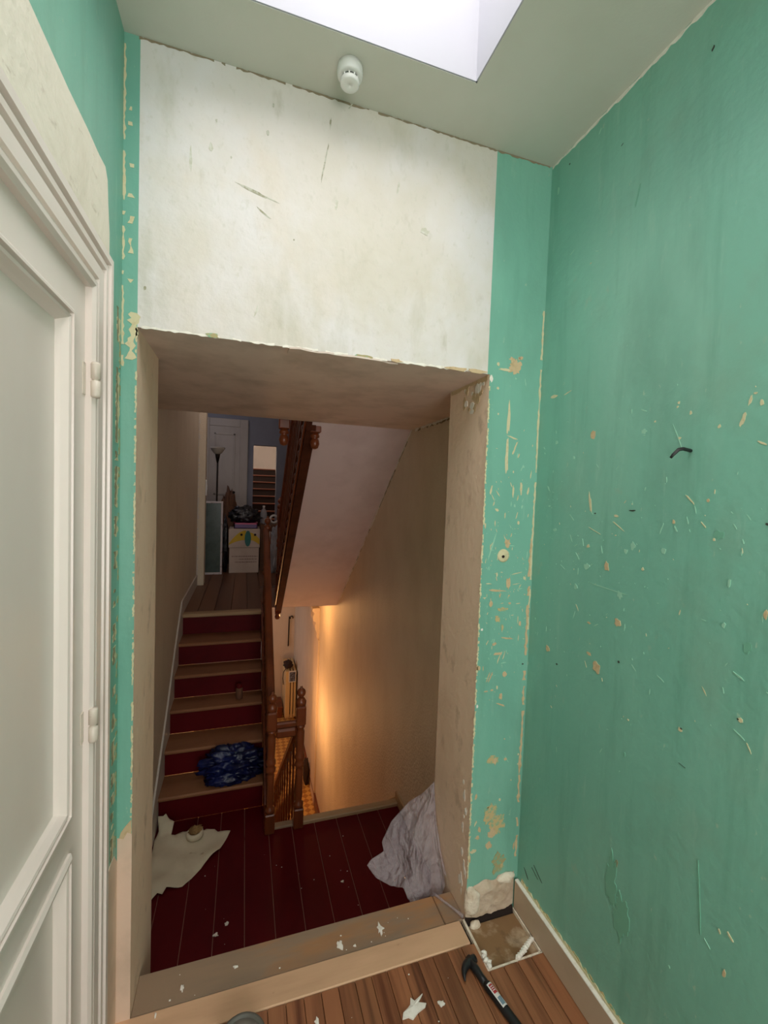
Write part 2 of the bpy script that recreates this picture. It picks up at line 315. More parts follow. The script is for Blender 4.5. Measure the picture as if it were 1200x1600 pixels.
# lower hall
struct(MB().box((-1.6, 9.35, -3.2), (1.2, 9.55, .4)), 'wall_lower_back', 'lowwall')
struct(MB().box((-1.6, 2.8, -3.2), (-1.4, 9.4, .3)), 'wall_lower_left', 'lowwall')
struct(MB().box((-1.6, 2.6, -3.2), (SR + .05, 9.5, BZ)), 'floor_lower', 'tile')
struct(MB().box((-1.6, 2.62, -3.2), (SR, 2.78, LZ - .2)), 'wall_lower_front', 'lowwall')
struct(MB().box((-1.5, 1.6, LZ - .2), (SR + .02, 2.75, LZ - .006)), 'floor_landing', 'dust')
floor_landing = bpy.data.objects['floor_landing']
struct(MB().box((-1.5, 2.72, LZ - .2), (.2, 2.995, LZ - .006)).box((-1.6, 2.74, LZ - .2), (SL - .05, 5.3, .4)), 'trim_2', 'dust')
bx = [-.541 + .1455 * k for k in range(12)]
for k, x in enumerate(bx):
    x0, x1 = max(x, SL), min(x + .1455, SR)
    if x1 - x0 < .01: continue
    MB().bbox((x0 + .0018, 1.52, LZ - .0055), (x1 - .0018, 2.994 if x1 < .22 else 2.752, LZ), .002).build('floorboard', 'red', floor_landing)

# ---------------- near floor ----------------
floor = struct(MB().box((-1, -1.8, -.3), (1.4, PF, -.014)), 'floor', 'gapdark')
pw = .0555; x = XL - .01; i = 0
while x < XR:
    yend = 1.303 if x < .80 else 1.207
    cuts = [yend]; y = yend - (.62 + .5 * ((i * 7 % 5) / 5))
    while y > -1.6: cuts.append(y); y -= 1.1
    cuts.append(-1.6)
    for a, b in zip(cuts[:-1], cuts[1:]):
        MB().bbox((x + .0008, b + .0008, -.014), (min(x + pw, XR) - .0008, a - .0008, rnd.uniform(-.0007, 0)), .0012).build('plank', 'plank', floor)
    x += pw; i += 1
MB().bbox((-.40, 1.303, -.014), (.803, D + .001, .004), .003).build('threshold_board', 'lightboard', floor, label='pale wooden threshold board')
MB().bbox((OL, D + .003, -.014), (.745, PF + .012, .001), .003).build('threshold_board', 'oldboard', floor, label='worn grey brown threshold board')
MB().bbox((.748, D + .003, -.014), (OR, PF + .012, -.001), .003).build('threshold_board', 'oldboard', floor, label='short end piece of the worn threshold board')
# the hollow in the corner where the boards are missing
MB().bbox((.826, 1.214, -.030), (1.030, 1.372, -.012), .002).build('subfloor_panel', 'subfloor', floor, label='stained brown subfloor panel sunk in the corner')
e = MB(); e.box((.815, 1.207, -.02), (.824, 1.39, .001)).box((.824, 1.207, -.02), (1.035, 1.213, .0)).box((1.029, 1.21, -.02), (1.034, 1.385, .0))
e.build('hollow_edge', 'rubble', floor)
MB().prism([(1.372, -.03), (1.389, -.03), (1.389, .012), (1.380, .004)], .826, 1.03, 'x').build('dark_gap', 'gapdark', floor)

# ---------------- hidden steps from the platform down to the landing ----------------
t = thing('short_steps', 'steep red painted steps dropping from the threshold to the landing', 'steps', (.27, PF, LZ))
MB().box((OL, PF - .02, LZ), (OR, PF, -.014)).build('riser', 'red', t)
for k in (1, 2):
    MB().bbox((OL, PF - .01, -.192 * k - .025), (OR, PF + .175 * k, -.192 * k), .004).build('tread', 'red', t)
    MB().box((OL, PF + .175 * k - .03, LZ), (OR, PF + .175 * k - .01, -.192 * k - .02)).build('riser', 'red', t)

# ---------------- up flight ----------------
ny = [2.975, 3.19, 3.40, 3.585, 3.79, 4.02]; rz = .18
t = thing('staircase', 'narrow flight with oxblood risers and worn tan treads up to the hall', 'stairs', (-.16, 2.98, LZ))
for k in range(6):
    z = LZ + rz * (k + 1)
    skew = .03 if k == 0 else 0
    MB().box((SL, ny[k] + .018, z - rz), (.158, ny[k] + .035, z - .024)).build('riser', 'red', t)
    if k < 5:
        q = MB().bm((lambda b: b)(bmesh.new()), 0)
        q.bbox((SL, ny[k] - .006, z - .026), (.162, ny[k + 1] + .022, z), .008)
        q.build('tread', 'tread', t)
    else: MB().bbox((SL, ny[k] - .012, z - .03), (.17, ny[k] + .075, z + .003), .008).build('landing_nosing', 'nosing', t)
pts = [(2.78, LZ), (2.78, LZ + .17), (2.93, LZ + .29)] + [(ny[k] - .02, LZ + rz * (k + 1) + .12) for k in range(1, 6)] + [(4.4, UZ + .12), (5.2, UZ + .12), (5.2, UZ), (4.2, UZ - .25), (3.2, LZ)]
MB().prism(pts, SL, SL + .011, 'x').build('wall_string', 'hallwhite', t)
MB().prism([(2.80, LZ), (2.80, LZ + .14), (4.05, UZ + .03), (4.05, UZ - .2), (3.1, LZ)], .160, .205, 'x').build('outer_string', 'darkwood', t)

# ---------------- down flight ----------------
t = thing('staircase', 'wooden flight going down to the lit lower hall behind the pale nosing', 'stairs', (.72, 2.80, LZ))
MB().bbox((.36, 2.745, LZ - .03), (SR, 2.80, LZ + .022), .006).build('landing_nosing', 'nosing', t)
nr = 13; r2 = (LZ - BZ) / nr; g2 = .205
for k in range(nr):
    z = LZ - r2 * k; y = 2.79 + g2 * k
    MB().box((.39, y - .02, z - r2), (SR, y - .003, z - .022)).build('riser', 'darkwood', t)
    if k < nr - 1: MB().bbox((.39, y - .01, z - r2 - .024), (SR, y + g2 + .015, z - r2), .005).build('tread', 'tread', t)
MB().prism([(2.80, LZ - .25), (2.80, LZ + .03), (2.8 + g2 * nr, BZ + .15), (2.8 + g2 * nr, BZ), (2.8 + g2 * nr - .25, BZ)], .352, .39, 'x').build('outer_string', 'darkwood', t)
MB().prism([(2.80, LZ - .25), (2.80, LZ + .03), (2.8 + g2 * nr, BZ + .15), (2.8 + g2 * nr, BZ), (2.8 + g2 * nr - .25, BZ)], SR - .012, SR, 'x').build('wall_string', 'nosing', t)
MB().bbox((SR - .014, 2.52, LZ), (SR + .002, 2.80, LZ + .075), .003).build('wall_skirting', 'nosing', bpy.data.objects['wall_stair_right'])
MB().bbox((.20, 2.752, LZ - .02), (.36, 2.80, LZ + .012), .004).build('well_sill', 'oldboard', t)

# ---------------- railings ----------------
def newel(parent, x, y, z0, z1, s=.031, drop=None):
    """square base block, turned shaft, square upper block, collar, ball"""
    H = z1 - z0; m = MB()
    m.bbox((x - s, y - s, z0), (x + s, y + s, z0 + .14 * H), .006)
    sh = [(.026, .14), (.031, .155), (.031, .17), (.020, .18), (.024, .22), (.022, .34), (.024, .41), (.019, .425), (.031, .44), (.031, .46), (.024, .475), (.031, .49), (.031, .51), (.023, .53), (.026, .60), (.027, .68), (.020, .70), (.029, .715), (.027, .73)]
    m.lathe([(r, z0 + h * H) for r, h in sh], (x, y, 0), 12)
    m.bbox((x - s, y - s, z0 + .73 * H), (x + s, y + s, z0 + .865 * H), .008)
    m.lathe([(.022, z0 + .863 * H), (.032, z0 + .872 * H), (.033, z0 + .895 * H), (.024, z0 + .912 * H), (.014, z0 + .922 * H)], (x, y, 0), 12)
    p = m.build('newel_post', 'darkwood', parent)
    q = MB(); c0 = z0 + .955 * H; R = .029
    q.lathe([(.012, z0 + .915 * H)] + [(R * math.cos(a), c0 + R * math.sin(a)) for a in [-1.0, -.6, -.2, .2, .6, 1.0, 1.25]] + [(.008, z1 - .012), (.008, z1 - .002), (.002, z1)], (x, y, 0), 12)
    q.build('ball_finial', 'darkwood', p)
    return p
def drop_finial(parent, x, y, z0, z1, s=.035):
    m = MB(); h = z1 - z0
    m.bbox((x - s, y - s, z0 + .42 * h), (x + s, y + s, z1), .006)
    m.lathe([(.006, z0), (.022, z0 + .03 * h), (.031, z0 + .14 * h), (.026, z0 + .25 * h), (.016, z0 + .28 * h), (.030, z0 + .31 * h), (.030, z0 + .36 * h), (.022, z0 + .42 * h)], (x, y, 0), 12)
    return m.build('newel_drop', 'darkwood', parent)
BAL = [(.010, 0), (.010, .10), (.016, .12), (.009, .15), (.015, .22), (.018, .30), (.014, .40), (.009, .52), (.008, .66), (.014, .70), (.009, .73), (.012, .80), (.009, .88), (.009, 1)]
bal_mesh = {}
def balusters(parent, x, yz, h, sc=1):
    """copies of one turned baluster standing at the (y, z) given"""
    first = None
    for y, z in yz:
        if first is None: first = MB().lathe([(r * sc, z + q * h) for r, q in BAL], (x, y, 0), 8).build('baluster', 'darkwood', parent); fy, fz = y, z
        else: copy_part(first, parent, (0, y - fy, z - fz))
def slope_rail(parent, x, y0, z0, y1, z1):
    m = MB(); sec = [(-.026, -.030), (.026, -.030), (.026, -.012), (.019, -.006), (.027, .010), (.017, .026), (-.017, .026), (-.027, .010), (-.019, -.006), (-.026, -.012)]
    n = len(sec); vs = [(x + a, y0, z0 + b) for a, b in sec] + [(x + a, y1, z1 + b) for a, b in sec]
    m.add(vs, [[i, (i + 1) % n, n + (i + 1) % n, n + i] for i in range(n)] + [list(range(n)), [n + i for i in range(n)]])
    return m.build('handrail', 'darkwood', parent)
# up flight
t = thing('stair_railing', 'dark varnished railing beside the flight going up, nearly edge on', 'railing', (.19, 2.745, LZ))
newel(t, .19, 2.745, LZ, .33); newel(t, .20, 4.08, UZ - .1, 1.36)
slope_rail(t, .19, 2.77, .10, 4.06, 1.23)
balusters(t, .183, [(2.90 + .1035 * k, LZ + .20 + .09 * k) for k in range(11)], .50)
t2 = t
# guard across the well, with the down railing
t = thing('stair_railing', 'dark turned railing running down from the right newel post to the lower hall', 'railing', (.37, 2.745, LZ))
newel(t, .37, 2.745, LZ, .351)
slope_rail(t, .368, 2.77, .085, 2.8 + g2 * nr - .1, .085 - (g2 * nr - .1) * r2 / g2)
balusters(t, .370, [(2.88 + .19 * k, LZ - .03 - .0155 - .1728 * k) for k in range(13)], .60, .8)
g = MB(); g.bbox((.215, 2.728, .095), (.345, 2.762, .130), .008).bbox((.215, 2.724, .030), (.345, 2.766, .088), .012); g.build('cross_rail', 'darkwood', t)
newel(t, .37, 2.8 + g2 * nr, BZ, BZ + .98)
# railing of the flight overhead
t = thing('stair_railing', 'dark carved railing and string of the flight rising overhead along the soffit', 'railing', (.385, 5.1, UZ))
def sz(y): return OT + (y - 2.79) * sl
MB().prism([(2.81, sz(2.81) - .035), (5.10, sz(5.10) - .035), (5.10, sz(5.10) + .26), (2.81, sz(2.81) + .26)], .362, .425, 'x').build('outer_string', 'stringwood', t)
for o_, h_ in ((.02, .03), (.20, .03)):
    MB().prism([(2.81, sz(2.81) + o_), (5.05, sz(5.05) + o_), (5.05, sz(5.05) + o_ + h_), (2.81, sz(2.81) + o_ + h_)], .350, .364, 'x').build('moulding', 'darkwood', t)
k0 = None
for k in range(22):
    y = 2.88 + .098 * k; z = sz(y) + .125
    if k0 is None: k0 = MB().lathe([(.004, -.012), (.020, -.008), (.030, 0), (.004, .004)][::-1], (.360, y, z), 8, axis='x').build('carved_boss', 'darkwood', t)
    else: copy_part(k0, t, (0, .098 * k, .098 * k * sl))
slope_rail(t, .385, 2.82, sz(2.82) + .98, 5.08, sz(5.08) + .98)
balusters(t, .385, [(2.90 + .1025 * k, sz(2.90 + .1025 * k) + .25) for k in range(21)], .71)
newel(t, .385, 5.10, UZ, UZ + 1.02); drop_finial(t, .385, 5.10, .10, .30, .03)
drop_finial(t, .425, 2.85, 1.875, 2.125, .036); drop_finial(t, .228, 2.85, 1.885, 2.135, .034)
MB().bbox((.24, 2.815, 2.06), (.40, 2.88, 2.30), .006).build('well_apron', 'darkwood', t)
# ---------------- the white door on the left ----------------
def frame_loops(m, rect, prof, base, open_bottom=False, mi=0):
    """mitred moulding: rect (y0, z0, y1, z1) inset by d at height h above X = base"""
    y0, z0, y1, z1 = rect; L = []
    for d, h in prof:
        zb = z0 if open_bottom else z0 + d
        L.append([(base + h, y0 + d, zb), (base + h, y0 + d, z1 - d), (base + h, y1 - d, z1 - d), (base + h, y1 - d, zb)])
    vs = [p for l in L for p in l]; fs = []
    for i in range(len(L) - 1):
        for k in range(3 if open_bottom else 4):
            a, b = i * 4 + k, i * 4 + (k + 1) % 4; fs.append((a, b, b + 4, a + 4))
    m.add(vs, fs, mi)
    return m
LX = -.345
d = MB()
d.box((LX - .04, DY0 + .004, .006), (LX, .44, DZ - .004)).box((LX - .04, 1.046, .006), (LX, DY1 - .004, DZ - .004))
d.box((LX - .04, .44, 1.947), (LX, 1.046, DZ - .004)).box((LX - .04, .44, .80), (LX, 1.046, .889)).box((LX - .04, .44, .006), (LX, 1.046, .12))
door = struct(d, 'door_1', 'door')
for z0, z1 in ((.889, 1.947), (.12, .80)):
    MB().box((LX - .03, .43, z0 - .01), (LX - .016, 1.056, z1 + .01)).build('door_panel', 'door', door)
    frame_loops(MB(), (.44, z0, 1.046, z1), [(-.006, 0), (-.006, .005), (.001, .010), (.006, .010), (.008, .001), (.011, .001), (.013, .007), (.018, .005), (.025, -.007), (.029, -.0155), (.032, -.016)], LX).build('panel_moulding', 'door', door)
for z0, z1 in ((1.793, 1.871), (1.001, 1.080)):
    h = MB(); zm = (z0 + z1) / 2
    h.lathe([(.0085, z0), (.0100, z0 + .004), (.0100, zm - .003), (.0065, zm - .001), (.0065, zm + .001), (.0100, zm + .003), (.0100, z1 - .004), (.0085, z1)], (LX + .020, DY1 - .002, 0), 12)
    h.box((LX - .001, DY1 - .022, z0 + .004), (LX + .002, DY1 + .004, z1 - .004))
    h.build('hinge', 'hinge', door)
cs = MB(); frame_loops(cs, (DY0, -.005, DY1, DZ), [(.006, -.045), (.006, .004), (-.002, .010), (-.010, .011), (-.016, .002), (-.024, .002), (-.028, .008), (-.056, .009), (-.059, .001), (-.064, .001), (-.067, .012), (-.078, .013), (-.081, .005), (-.086, .005), (-.089, .017), (-.106, .017), (-.112, .012), (-.114, .0), (-.114, -.01)], XL, open_bottom=True)
casing = struct(cs, 'trim_3', 'door')

# ---------------- bare patches, seams, scars on the walls ----------------
MARK_M = ['cream', 'beige', 'palegreen', 'darkmark', 'dullgreen', 'terracotta', 'white_chip', 'ochre', 'brownish']
SCUFF_M = ['scuff_olive', 'scuff_faint', 'scuff_tan', 'scuff_yellow']
def wall_pt(plane, u, z, off):
    return {'f': (u, D - off, z), 'r': (XR - off, u, z), 'l': (XL + off, u, z), 'c': (u, z, CE - off), 's': (u, z, OT - off), 'v': (OR - off, u, z), 't': (SR - off, u, z)}[plane]
def slab(m, plane, poly, mi, off):
    if plane == 'f': poly = [(min(max(u, XL + .001), 1.0485), z) for u, z in poly]
    n = len(poly); vs = [wall_pt(plane, u, z, -.0005) for u, z in poly] + [wall_pt(plane, u, z, off) for u, z in poly]
    m.add(vs, [[i, (i + 1) % n, n + (i + 1) % n, n + i] for i in range(n)] + [[n + i for i in range(n)]], mi)
def scars(name, parent, plane, marks, mats, seed):
    rg = random.Random(seed); m = MB()
    for i, (cu, cz, hl, hw, ang, col) in enumerate(marks):
        big = hl * hw > 6e-4
        slab(m, plane, ragged(cu, cz, hl, hw, ang, rg, 46 if big else (13 if hl > .008 else 7), .5 if big else .4), col, .0006 + .00003 * (i % 40))
        if big and col in (1, 7, 8):
            for q in range(7): slab(m, plane, ragged(cu + rg.uniform(-1.1, 1.1) * hl, cz + rg.uniform(-1.1, 1.1) * hw, rg.uniform(.1, .35) * hl, rg.uniform(.1, .35) * hw, 0, rg, 8), col, .0005)
    return m.build(name, mats, parent, kind='stuff')
def ribbon(m, plane, pts, width, mi, rg, step=.012, jit=.8, gap=0, off=.0009):
    """ragged strip along a line of (u, z) points"""
    run = []
    def flush():
        if len(run) > 1:
            poly = [(a[0] + nx * a[2], a[1] + nz * a[2]) for a in run] + [(a[0] - nx * a[3], a[1] - nz * a[3]) for a in run[::-1]]
            n = len(run)
            vs = [wall_pt(plane, u, z, off) for u, z in poly]; vs0 = [wall_pt(plane, u, z, -.0005) for u, z in poly]; N_ = len(poly)
            m.add(vs + vs0, [[i, i + 1, N_ - 2 - i, N_ - 1 - i] for i in range(n - 1)] + [[i, (i + 1) % N_, N_ + (i + 1) % N_, N_ + i] for i in range(N_)], mi)
        run.clear()
    for (u0, z0), (u1, z1) in zip(pts[:-1], pts[1:]):
        L = math.hypot(u1 - u0, z1 - z0); nx, nz = -(z1 - z0) / L, (u1 - u0) / L; k = max(2, int(L / step))
        for i in range(k + 1):
            t = i / k
            if gap and noise.noise(Vector((u0 * 9 + i * .35, z0 * 7, gap * 13))) < gap - .55: flush(); continue
            run.append((u0 + (u1 - u0) * t, z0 + (z1 - z0) * t, width * (.5 + rg.uniform(-jit, jit) * .5), width * (.5 + rg.uniform(-jit, jit) * .5)))
        flush()
MARKS={'R':[(1.245,1.97,0.0199,0.0018,2.91,0),(1.311,1.971,0.0188,0.0055,0.0,0),(1.118,1.811,0.0109,0.0135,0.0,1),(0.836,1.86,0.0033,0.0042,0.0,0),(0.839,1.849,0.0028,0.0031,0.0,0),(0.803,1.828,0.0041,0.0056,0.0,0),(0.732,1.785,0.0041,0.0052,0.0,0),(0.901,1.821,0.0031,0.0033,0.0,0),(0.934,1.798,0.0084,0.0073,0.0,2),(0.681,1.796,0.0172,0.0044,-1.24,0),(0.67,1.833,0.013,0.003,-1.37,0),(0.66,1.847,0.0051,0.0026,0.0,0),(0.647,1.824,0.0046,0.0091,0.0,0),(0.641,1.737,0.0112,0.0022,-2.65,0),(0.835,1.775,0.0325,0.0013,-1.98,2),(0.828,1.768,0.0043,0.0036,0.0,0),(1.115,1.592,0.0363,0.0046,-1.8,0),(1.011,1.559,0.0087,0.0036,0.0,0),(1.003,1.53,0.0254,0.0016,-2.59,0),(1.091,1.507,0.0296,0.001,-2.79,0),(0.791,1.613,0.0174,0.0017,-2.36,0),(0.776,1.589,0.0115,0.0012,-1.86,2),(0.747,1.611,0.0042,0.0048,0.0,1),(0.83,1.554,0.0038,0.0062,0.0,1),(0.753,1.552,0.0101,0.0016,-2.34,0),(0.727,1.52,0.0032,0.0038,0.0,0),(0.823,1.536,0.0099,0.0022,-2.07,2),(1.037,1.404,0.0106,0.0178,0.0,1),(1.114,1.39,0.0127,0.0097,0.0,2),(0.971,1.459,0.0076,0.0082,0.0,2),(0.852,1.476,0.0068,0.0079,0.0,2),(0.912,1.418,0.0047,0.0045,0.0,0),(1.158,1.315,0.009,0.01,0.0,2),(0.985,1.245,0.012,0.0118,0.0,1),(0.612,1.375,0.0047,0.0102,0.0,1),(1.054,1.084,0.0157,0.0171,0.0,1),(1.28,1.064,0.0106,0.0126,0.0,1),(0.655,1.224,0.0129,0.0026,-2.71,2),(0.693,1.327,0.0043,0.0069,0.0,2),(0.687,1.424,0.0117,0.0026,-1.54,2),(1.087,1.116,0.0107,0.0051,0.0,1),(1.094,1.213,0.0083,0.0038,0.0,1),(1.115,1.456,0.0076,0.0071,0.0,0),(0.983,1.329,0.0092,0.0118,0.0,2),(1.025,1.337,0.0767,0.0015,-3.1,2),(1.194,1.542,0.014,0.002,-2.39,2),(1.199,1.743,0.0057,0.0061,0.0,2),(1.288,1.803,0.0074,0.0065,0.0,2),(1.319,1.639,0.0111,0.0033,-2.17,2),(1.311,1.577,0.0076,0.0044,0.0,2),(1.275,1.493,0.0104,0.0065,0.0,2),(0.948,1.477,0.0086,0.0115,0.0,2),(1.01,1.501,0.0037,0.0024,0.0,0),(0.642,1.293,0.0097,0.0132,0.0,4),(0.717,1.532,0.0133,0.0106,0.0,4),(1.093,1.562,0.0037,0.0025,0.0,3),(0.957,1.577,0.0118,0.0023,3.09,3),(0.973,1.134,0.0046,0.0038,0.0,3),(1.229,1.027,0.005,0.0035,0.0,3),(0.621,1.565,0.0037,0.003,0.0,3),(0.778,1.036,0.0055,0.0054,0.0,0),(0.776,1.04,0.003,0.003,0.0,3),(0.646,1.129,0.006,0.0053,0.0,0),(0.65,1.129,0.0028,0.0029,0.0,3),(0.635,0.641,0.0089,0.0031,-2.44,0),(0.657,0.631,0.006,0.0019,-1.96,0),(0.642,0.548,0.0039,0.0092,0.0,1),(0.939,0.552,0.0059,0.0119,0.0,5),(0.682,0.577,0.0103,0.0012,-2.47,2),(0.766,0.426,0.004,0.0019,-2.18,2),(0.929,0.983,0.0029,0.0025,0.0,0),(0.767,0.951,0.0102,0.0003,-2.99,3),(1.333,0.172,0.0197,0.0018,-2.4,3),(1.29,0.218,0.0215,0.0009,-2.76,3),(1.272,0.23,0.0301,0.0012,-2.63,3),(0.935,0.879,0.0036,0.0081,0.0,4),(0.706,0.672,0.0829,0.0015,-1.67,4),(0.949,0.482,0.0185,0.063,0.0,4),(0.913,0.41,0.0245,0.0552,0.0,4),(0.805,2.699,0.0062,0.0022,-1.02,3),(1.068,2.666,0.0045,0.0016,-0.59,3),(1.295,2.767,0.0037,0.0026,0.0,3),(1.347,2.711,0.0069,0.0133,0.0,2),(1.16,2.776,0.0089,0.0026,2.17,2),(1.001,2.478,0.0291,0.0031,1.81,4),(1.145,2.395,0.0096,0.0015,-2.67,2),(1.17,2.369,0.004,0.0018,0.0,0),(1.258,2.449,0.0138,0.0019,2.71,2)],'F':[(0.915,1.891,0.0682,0.0064,-1.6,0),(0.914,1.749,0.0821,0.0073,-1.55,0),(0.934,1.824,0.0273,0.0031,-0.25,0),(0.949,1.791,0.0284,0.0039,-1.93,0),(0.93,2.085,0.0254,0.0284,0.0,1),(0.891,2.066,0.0269,0.0046,-0.02,0),(0.861,2.082,0.0062,0.0068,0.0,0),(0.864,1.997,0.0053,0.0053,0.0,0),(0.871,1.905,0.0035,0.0054,0.0,0),(0.979,2.028,0.0156,0.0023,-1.36,2),(1.118,1.994,0.0091,0.004,0.32,2),(0.937,2.039,0.0045,0.0038,0.0,2),(0.96,1.76,0.012,0.0028,-1.71,2),(0.981,1.713,0.0138,0.0025,-2.05,2),(0.835,2.028,0.0087,0.0136,0.0,6),(0.855,1.629,0.0215,0.0039,-1.74,0),(0.948,1.625,0.0228,0.0038,-1.62,0),(0.982,1.639,0.0269,0.0051,-1.56,0),(1.013,1.63,0.0181,0.0044,-1.78,0),(0.969,1.601,0.0111,0.0025,-1.8,0),(0.882,1.555,0.0079,0.0079,0.0,0),(0.869,1.579,0.0084,0.0029,-1.89,0),(0.837,1.499,0.0036,0.0116,0.0,0),(0.977,1.509,0.0044,0.007,0.0,0),(0.918,1.535,0.0031,0.0134,0.0,0),(0.868,1.415,0.0529,0.0029,-1.87,2),(0.935,1.432,0.0143,0.0167,0.0,1),(1.021,1.421,0.0247,0.0037,-1.91,0),(0.949,1.463,0.0085,0.0021,-1.89,0),(0.946,1.281,0.0088,0.0251,0.0,1),(0.892,1.256,0.0433,0.0038,-0.1,1),(0.912,1.234,0.0037,0.0071,0.0,1),(0.876,1.208,0.0079,0.0135,0.0,1),(0.924,1.183,0.0263,0.0077,0.0,7),(0.907,1.15,0.0136,0.0153,0.0,7),(0.928,1.118,0.0075,0.0148,0.0,7),(0.953,1.072,0.024,0.0033,-0.15,1),(0.893,1.054,0.0056,0.006,0.0,1),(0.915,1.015,0.017,0.0039,0.08,1),(0.949,0.935,0.0082,0.01,0.0,1),(0.941,1.77,0.0085,0.0036,-1.89,0),(0.964,1.757,0.0098,0.0025,-1.84,0),(0.945,1.699,0.0025,0.0053,0.0,0),(0.988,1.72,0.0044,0.0064,0.0,2),(1.006,1.125,0.0064,0.01,0.0,1),(0.957,1.205,0.0076,0.0055,0.0,1),(0.895,1.315,0.0037,0.0097,0.0,0),(0.848,1.228,0.003,0.0043,0.0,0),(0.842,1.112,0.0048,0.0049,0.0,6),(0.952,1.235,0.0044,0.0038,0.0,1),(0.981,1.278,0.0159,0.0016,0.14,0),(0.984,1.319,0.0271,0.0016,0.18,0),(0.834,0.968,0.0091,0.0109,0.0,1),(0.855,0.966,0.0024,0.0109,0.0,1),(1.015,1.299,0.0051,0.0083,0.0,0),(0.958,1.573,0.005,0.007,0.0,2),(0.99,1.569,0.0051,0.007,0.0,2),(1.027,0.967,0.0046,0.0028,0.0,3),(0.913,1.016,0.0172,0.0043,0.03,1),(0.899,1.054,0.0083,0.0055,0.0,1),(0.949,0.934,0.0084,0.0105,0.0,1),(0.887,0.927,0.0224,0.0022,-1.99,1),(0.878,0.93,0.0205,0.002,-1.95,1),(0.871,0.876,0.0085,0.0028,-0.04,1),(0.897,0.878,0.0062,0.0043,0.0,1),(0.918,0.886,0.0035,0.0074,0.0,0),(0.936,0.85,0.0084,0.0137,0.0,1),(0.939,0.818,0.021,0.0031,-0.37,1),(1.039,0.717,0.0132,0.0352,0.0,1),(1.048,0.687,0.0096,0.0224,0.0,1),(0.917,0.605,0.0282,0.0176,0.0,7),(0.926,0.603,0.0171,0.0071,-1.62,1),(0.97,0.601,0.0086,0.0057,0.0,1),(0.962,0.682,0.0032,0.0028,0.0,0),(1.0,0.514,0.0029,0.0026,0.0,0),(0.954,0.445,0.0057,0.0058,0.0,0),(0.914,0.393,0.0247,0.0318,0.0,7),(0.945,0.349,0.0286,0.0353,0.0,7),(0.925,0.315,0.0163,0.0224,0.0,1),(0.914,0.272,0.0127,0.0173,0.0,1),(0.853,0.371,0.0125,0.0038,-2.0,0),(0.869,0.343,0.0076,0.0127,0.0,1),(0.849,0.262,0.0124,0.0082,0.0,0),(0.956,0.194,0.0238,0.0357,0.0,8),(0.972,0.171,0.0159,0.0196,0.0,7),(0.833,0.234,0.0055,0.019,0.0,1),(1.026,0.242,0.0044,0.0197,0.0,1),(0.85,0.473,0.0107,0.0048,-1.68,1),(0.863,0.313,0.0104,0.0076,0.0,1),(1.036,0.574,0.0051,0.0419,0.0,1),(1.04,0.439,0.0081,0.0358,0.0,7),(1.027,0.611,0.0036,0.0045,0.0,0),(1.027,0.573,0.0029,0.0032,0.0,0),(0.838,0.823,0.0054,0.0092,0.0,6)],'W':[(0.01,2.482,0.0685,0.0041,-0.24,0),(0.035,2.427,0.0277,0.0025,-0.56,0),(0.212,2.609,0.0668,0.003,1.39,0),(0.228,2.74,0.0171,0.003,1.51,0),(-0.155,2.523,0.0168,0.0309,0.0,1),(-0.167,2.529,0.0356,0.0042,-1.6,1),(0.042,2.662,0.0046,0.0092,0.0,0),(-0.101,2.655,0.0034,0.0062,0.0,0),(-0.059,2.564,0.0026,0.0036,0.0,0),(0.056,2.744,0.0028,0.0064,0.0,0),(0.456,2.6,0.0269,0.0044,1.4,1),(-0.227,2.241,0.0139,0.0177,0.0,1),(0.208,2.277,0.0181,0.0176,0.0,2),(-0.279,2.152,0.004,0.0061,0.0,0),(0.02,2.136,0.0184,0.0036,1.26,1),(0.423,2.162,0.0501,0.0724,0.0,3),(0.225,2.221,0.0223,0.0443,0.0,2),(0.126,2.368,0.0024,0.0038,0.0,0),(0.566,2.29,0.014,0.0232,0.0,1),(0.237,2.488,0.0151,0.0291,0.0,1),(0.382,2.667,0.0485,0.0247,0.0,2),(0.464,2.825,0.0028,0.0129,0.0,0),(0.254,2.502,0.0201,0.0051,1.47,1),(-0.115,2.578,0.0068,0.0133,0.0,1),(0.558,2.483,0.0174,0.0125,0.0,1),(0.752,2.228,0.0253,0.0132,0.0,1),(0.294,2.818,0.0199,0.0022,1.0,0)]}
scars('paint_scar', wall_right, 'r', MARKS['R'], MARK_M, 3)
scars('paint_scar', wall_front, 'f', [k for k in MARKS['F'] if k[0] + k[2] < 1.044], MARK_M, 4)
scars('plaster_scuff', wall_front, 'f', [k for k in MARKS['W'] if k[5] == 0 or k[2] * k[3] < 2.2e-4], SCUFF_M, 5)
rg = random.Random(12)
sm = MB()
ribbon(sm, 'f', [(1.037, .20), (1.037, 1.0), (1.038, 1.45)], .009, 1, rg, jit=.9, gap=.22)
ribbon(sm, 'f', [(1.043, 1.1), (1.044, 2.3)], .006, 0, rg, jit=.8, gap=.1, off=.0014)
ribbon(sm, 'f', [(OR + .002, .16), (OR + .001, 2.03)], .0055, 0, rg, step=.005, jit=.98, gap=.20)
ribbon(sm, 'f', [(OL - .002, .58), (OL - .002, 2.05)], .004, 0, rg, step=.005, jit=.95, gap=.34)
ribbon(sm, 'f', [(OL - .018, 1.95), (OL - .006, 2.08)], .020, 0, rg, step=.008, jit=.8)
ribbon(sm, 'f', [(-.315, 2.15), (-.317, 2.72)], .010, 0, rg, step=.01, jit=.9, gap=.62)
ribbon(sm, 'f', [(XL + .003, 1.9), (XL + .002, 2.79)], .006, 0, rg, step=.01, jit=.9, gap=.3)
ribbon(sm, 'f', [(OL + .01, OT + .002), (.79, OT + .002)], .006, 6, rg, jit=.8, gap=.25)
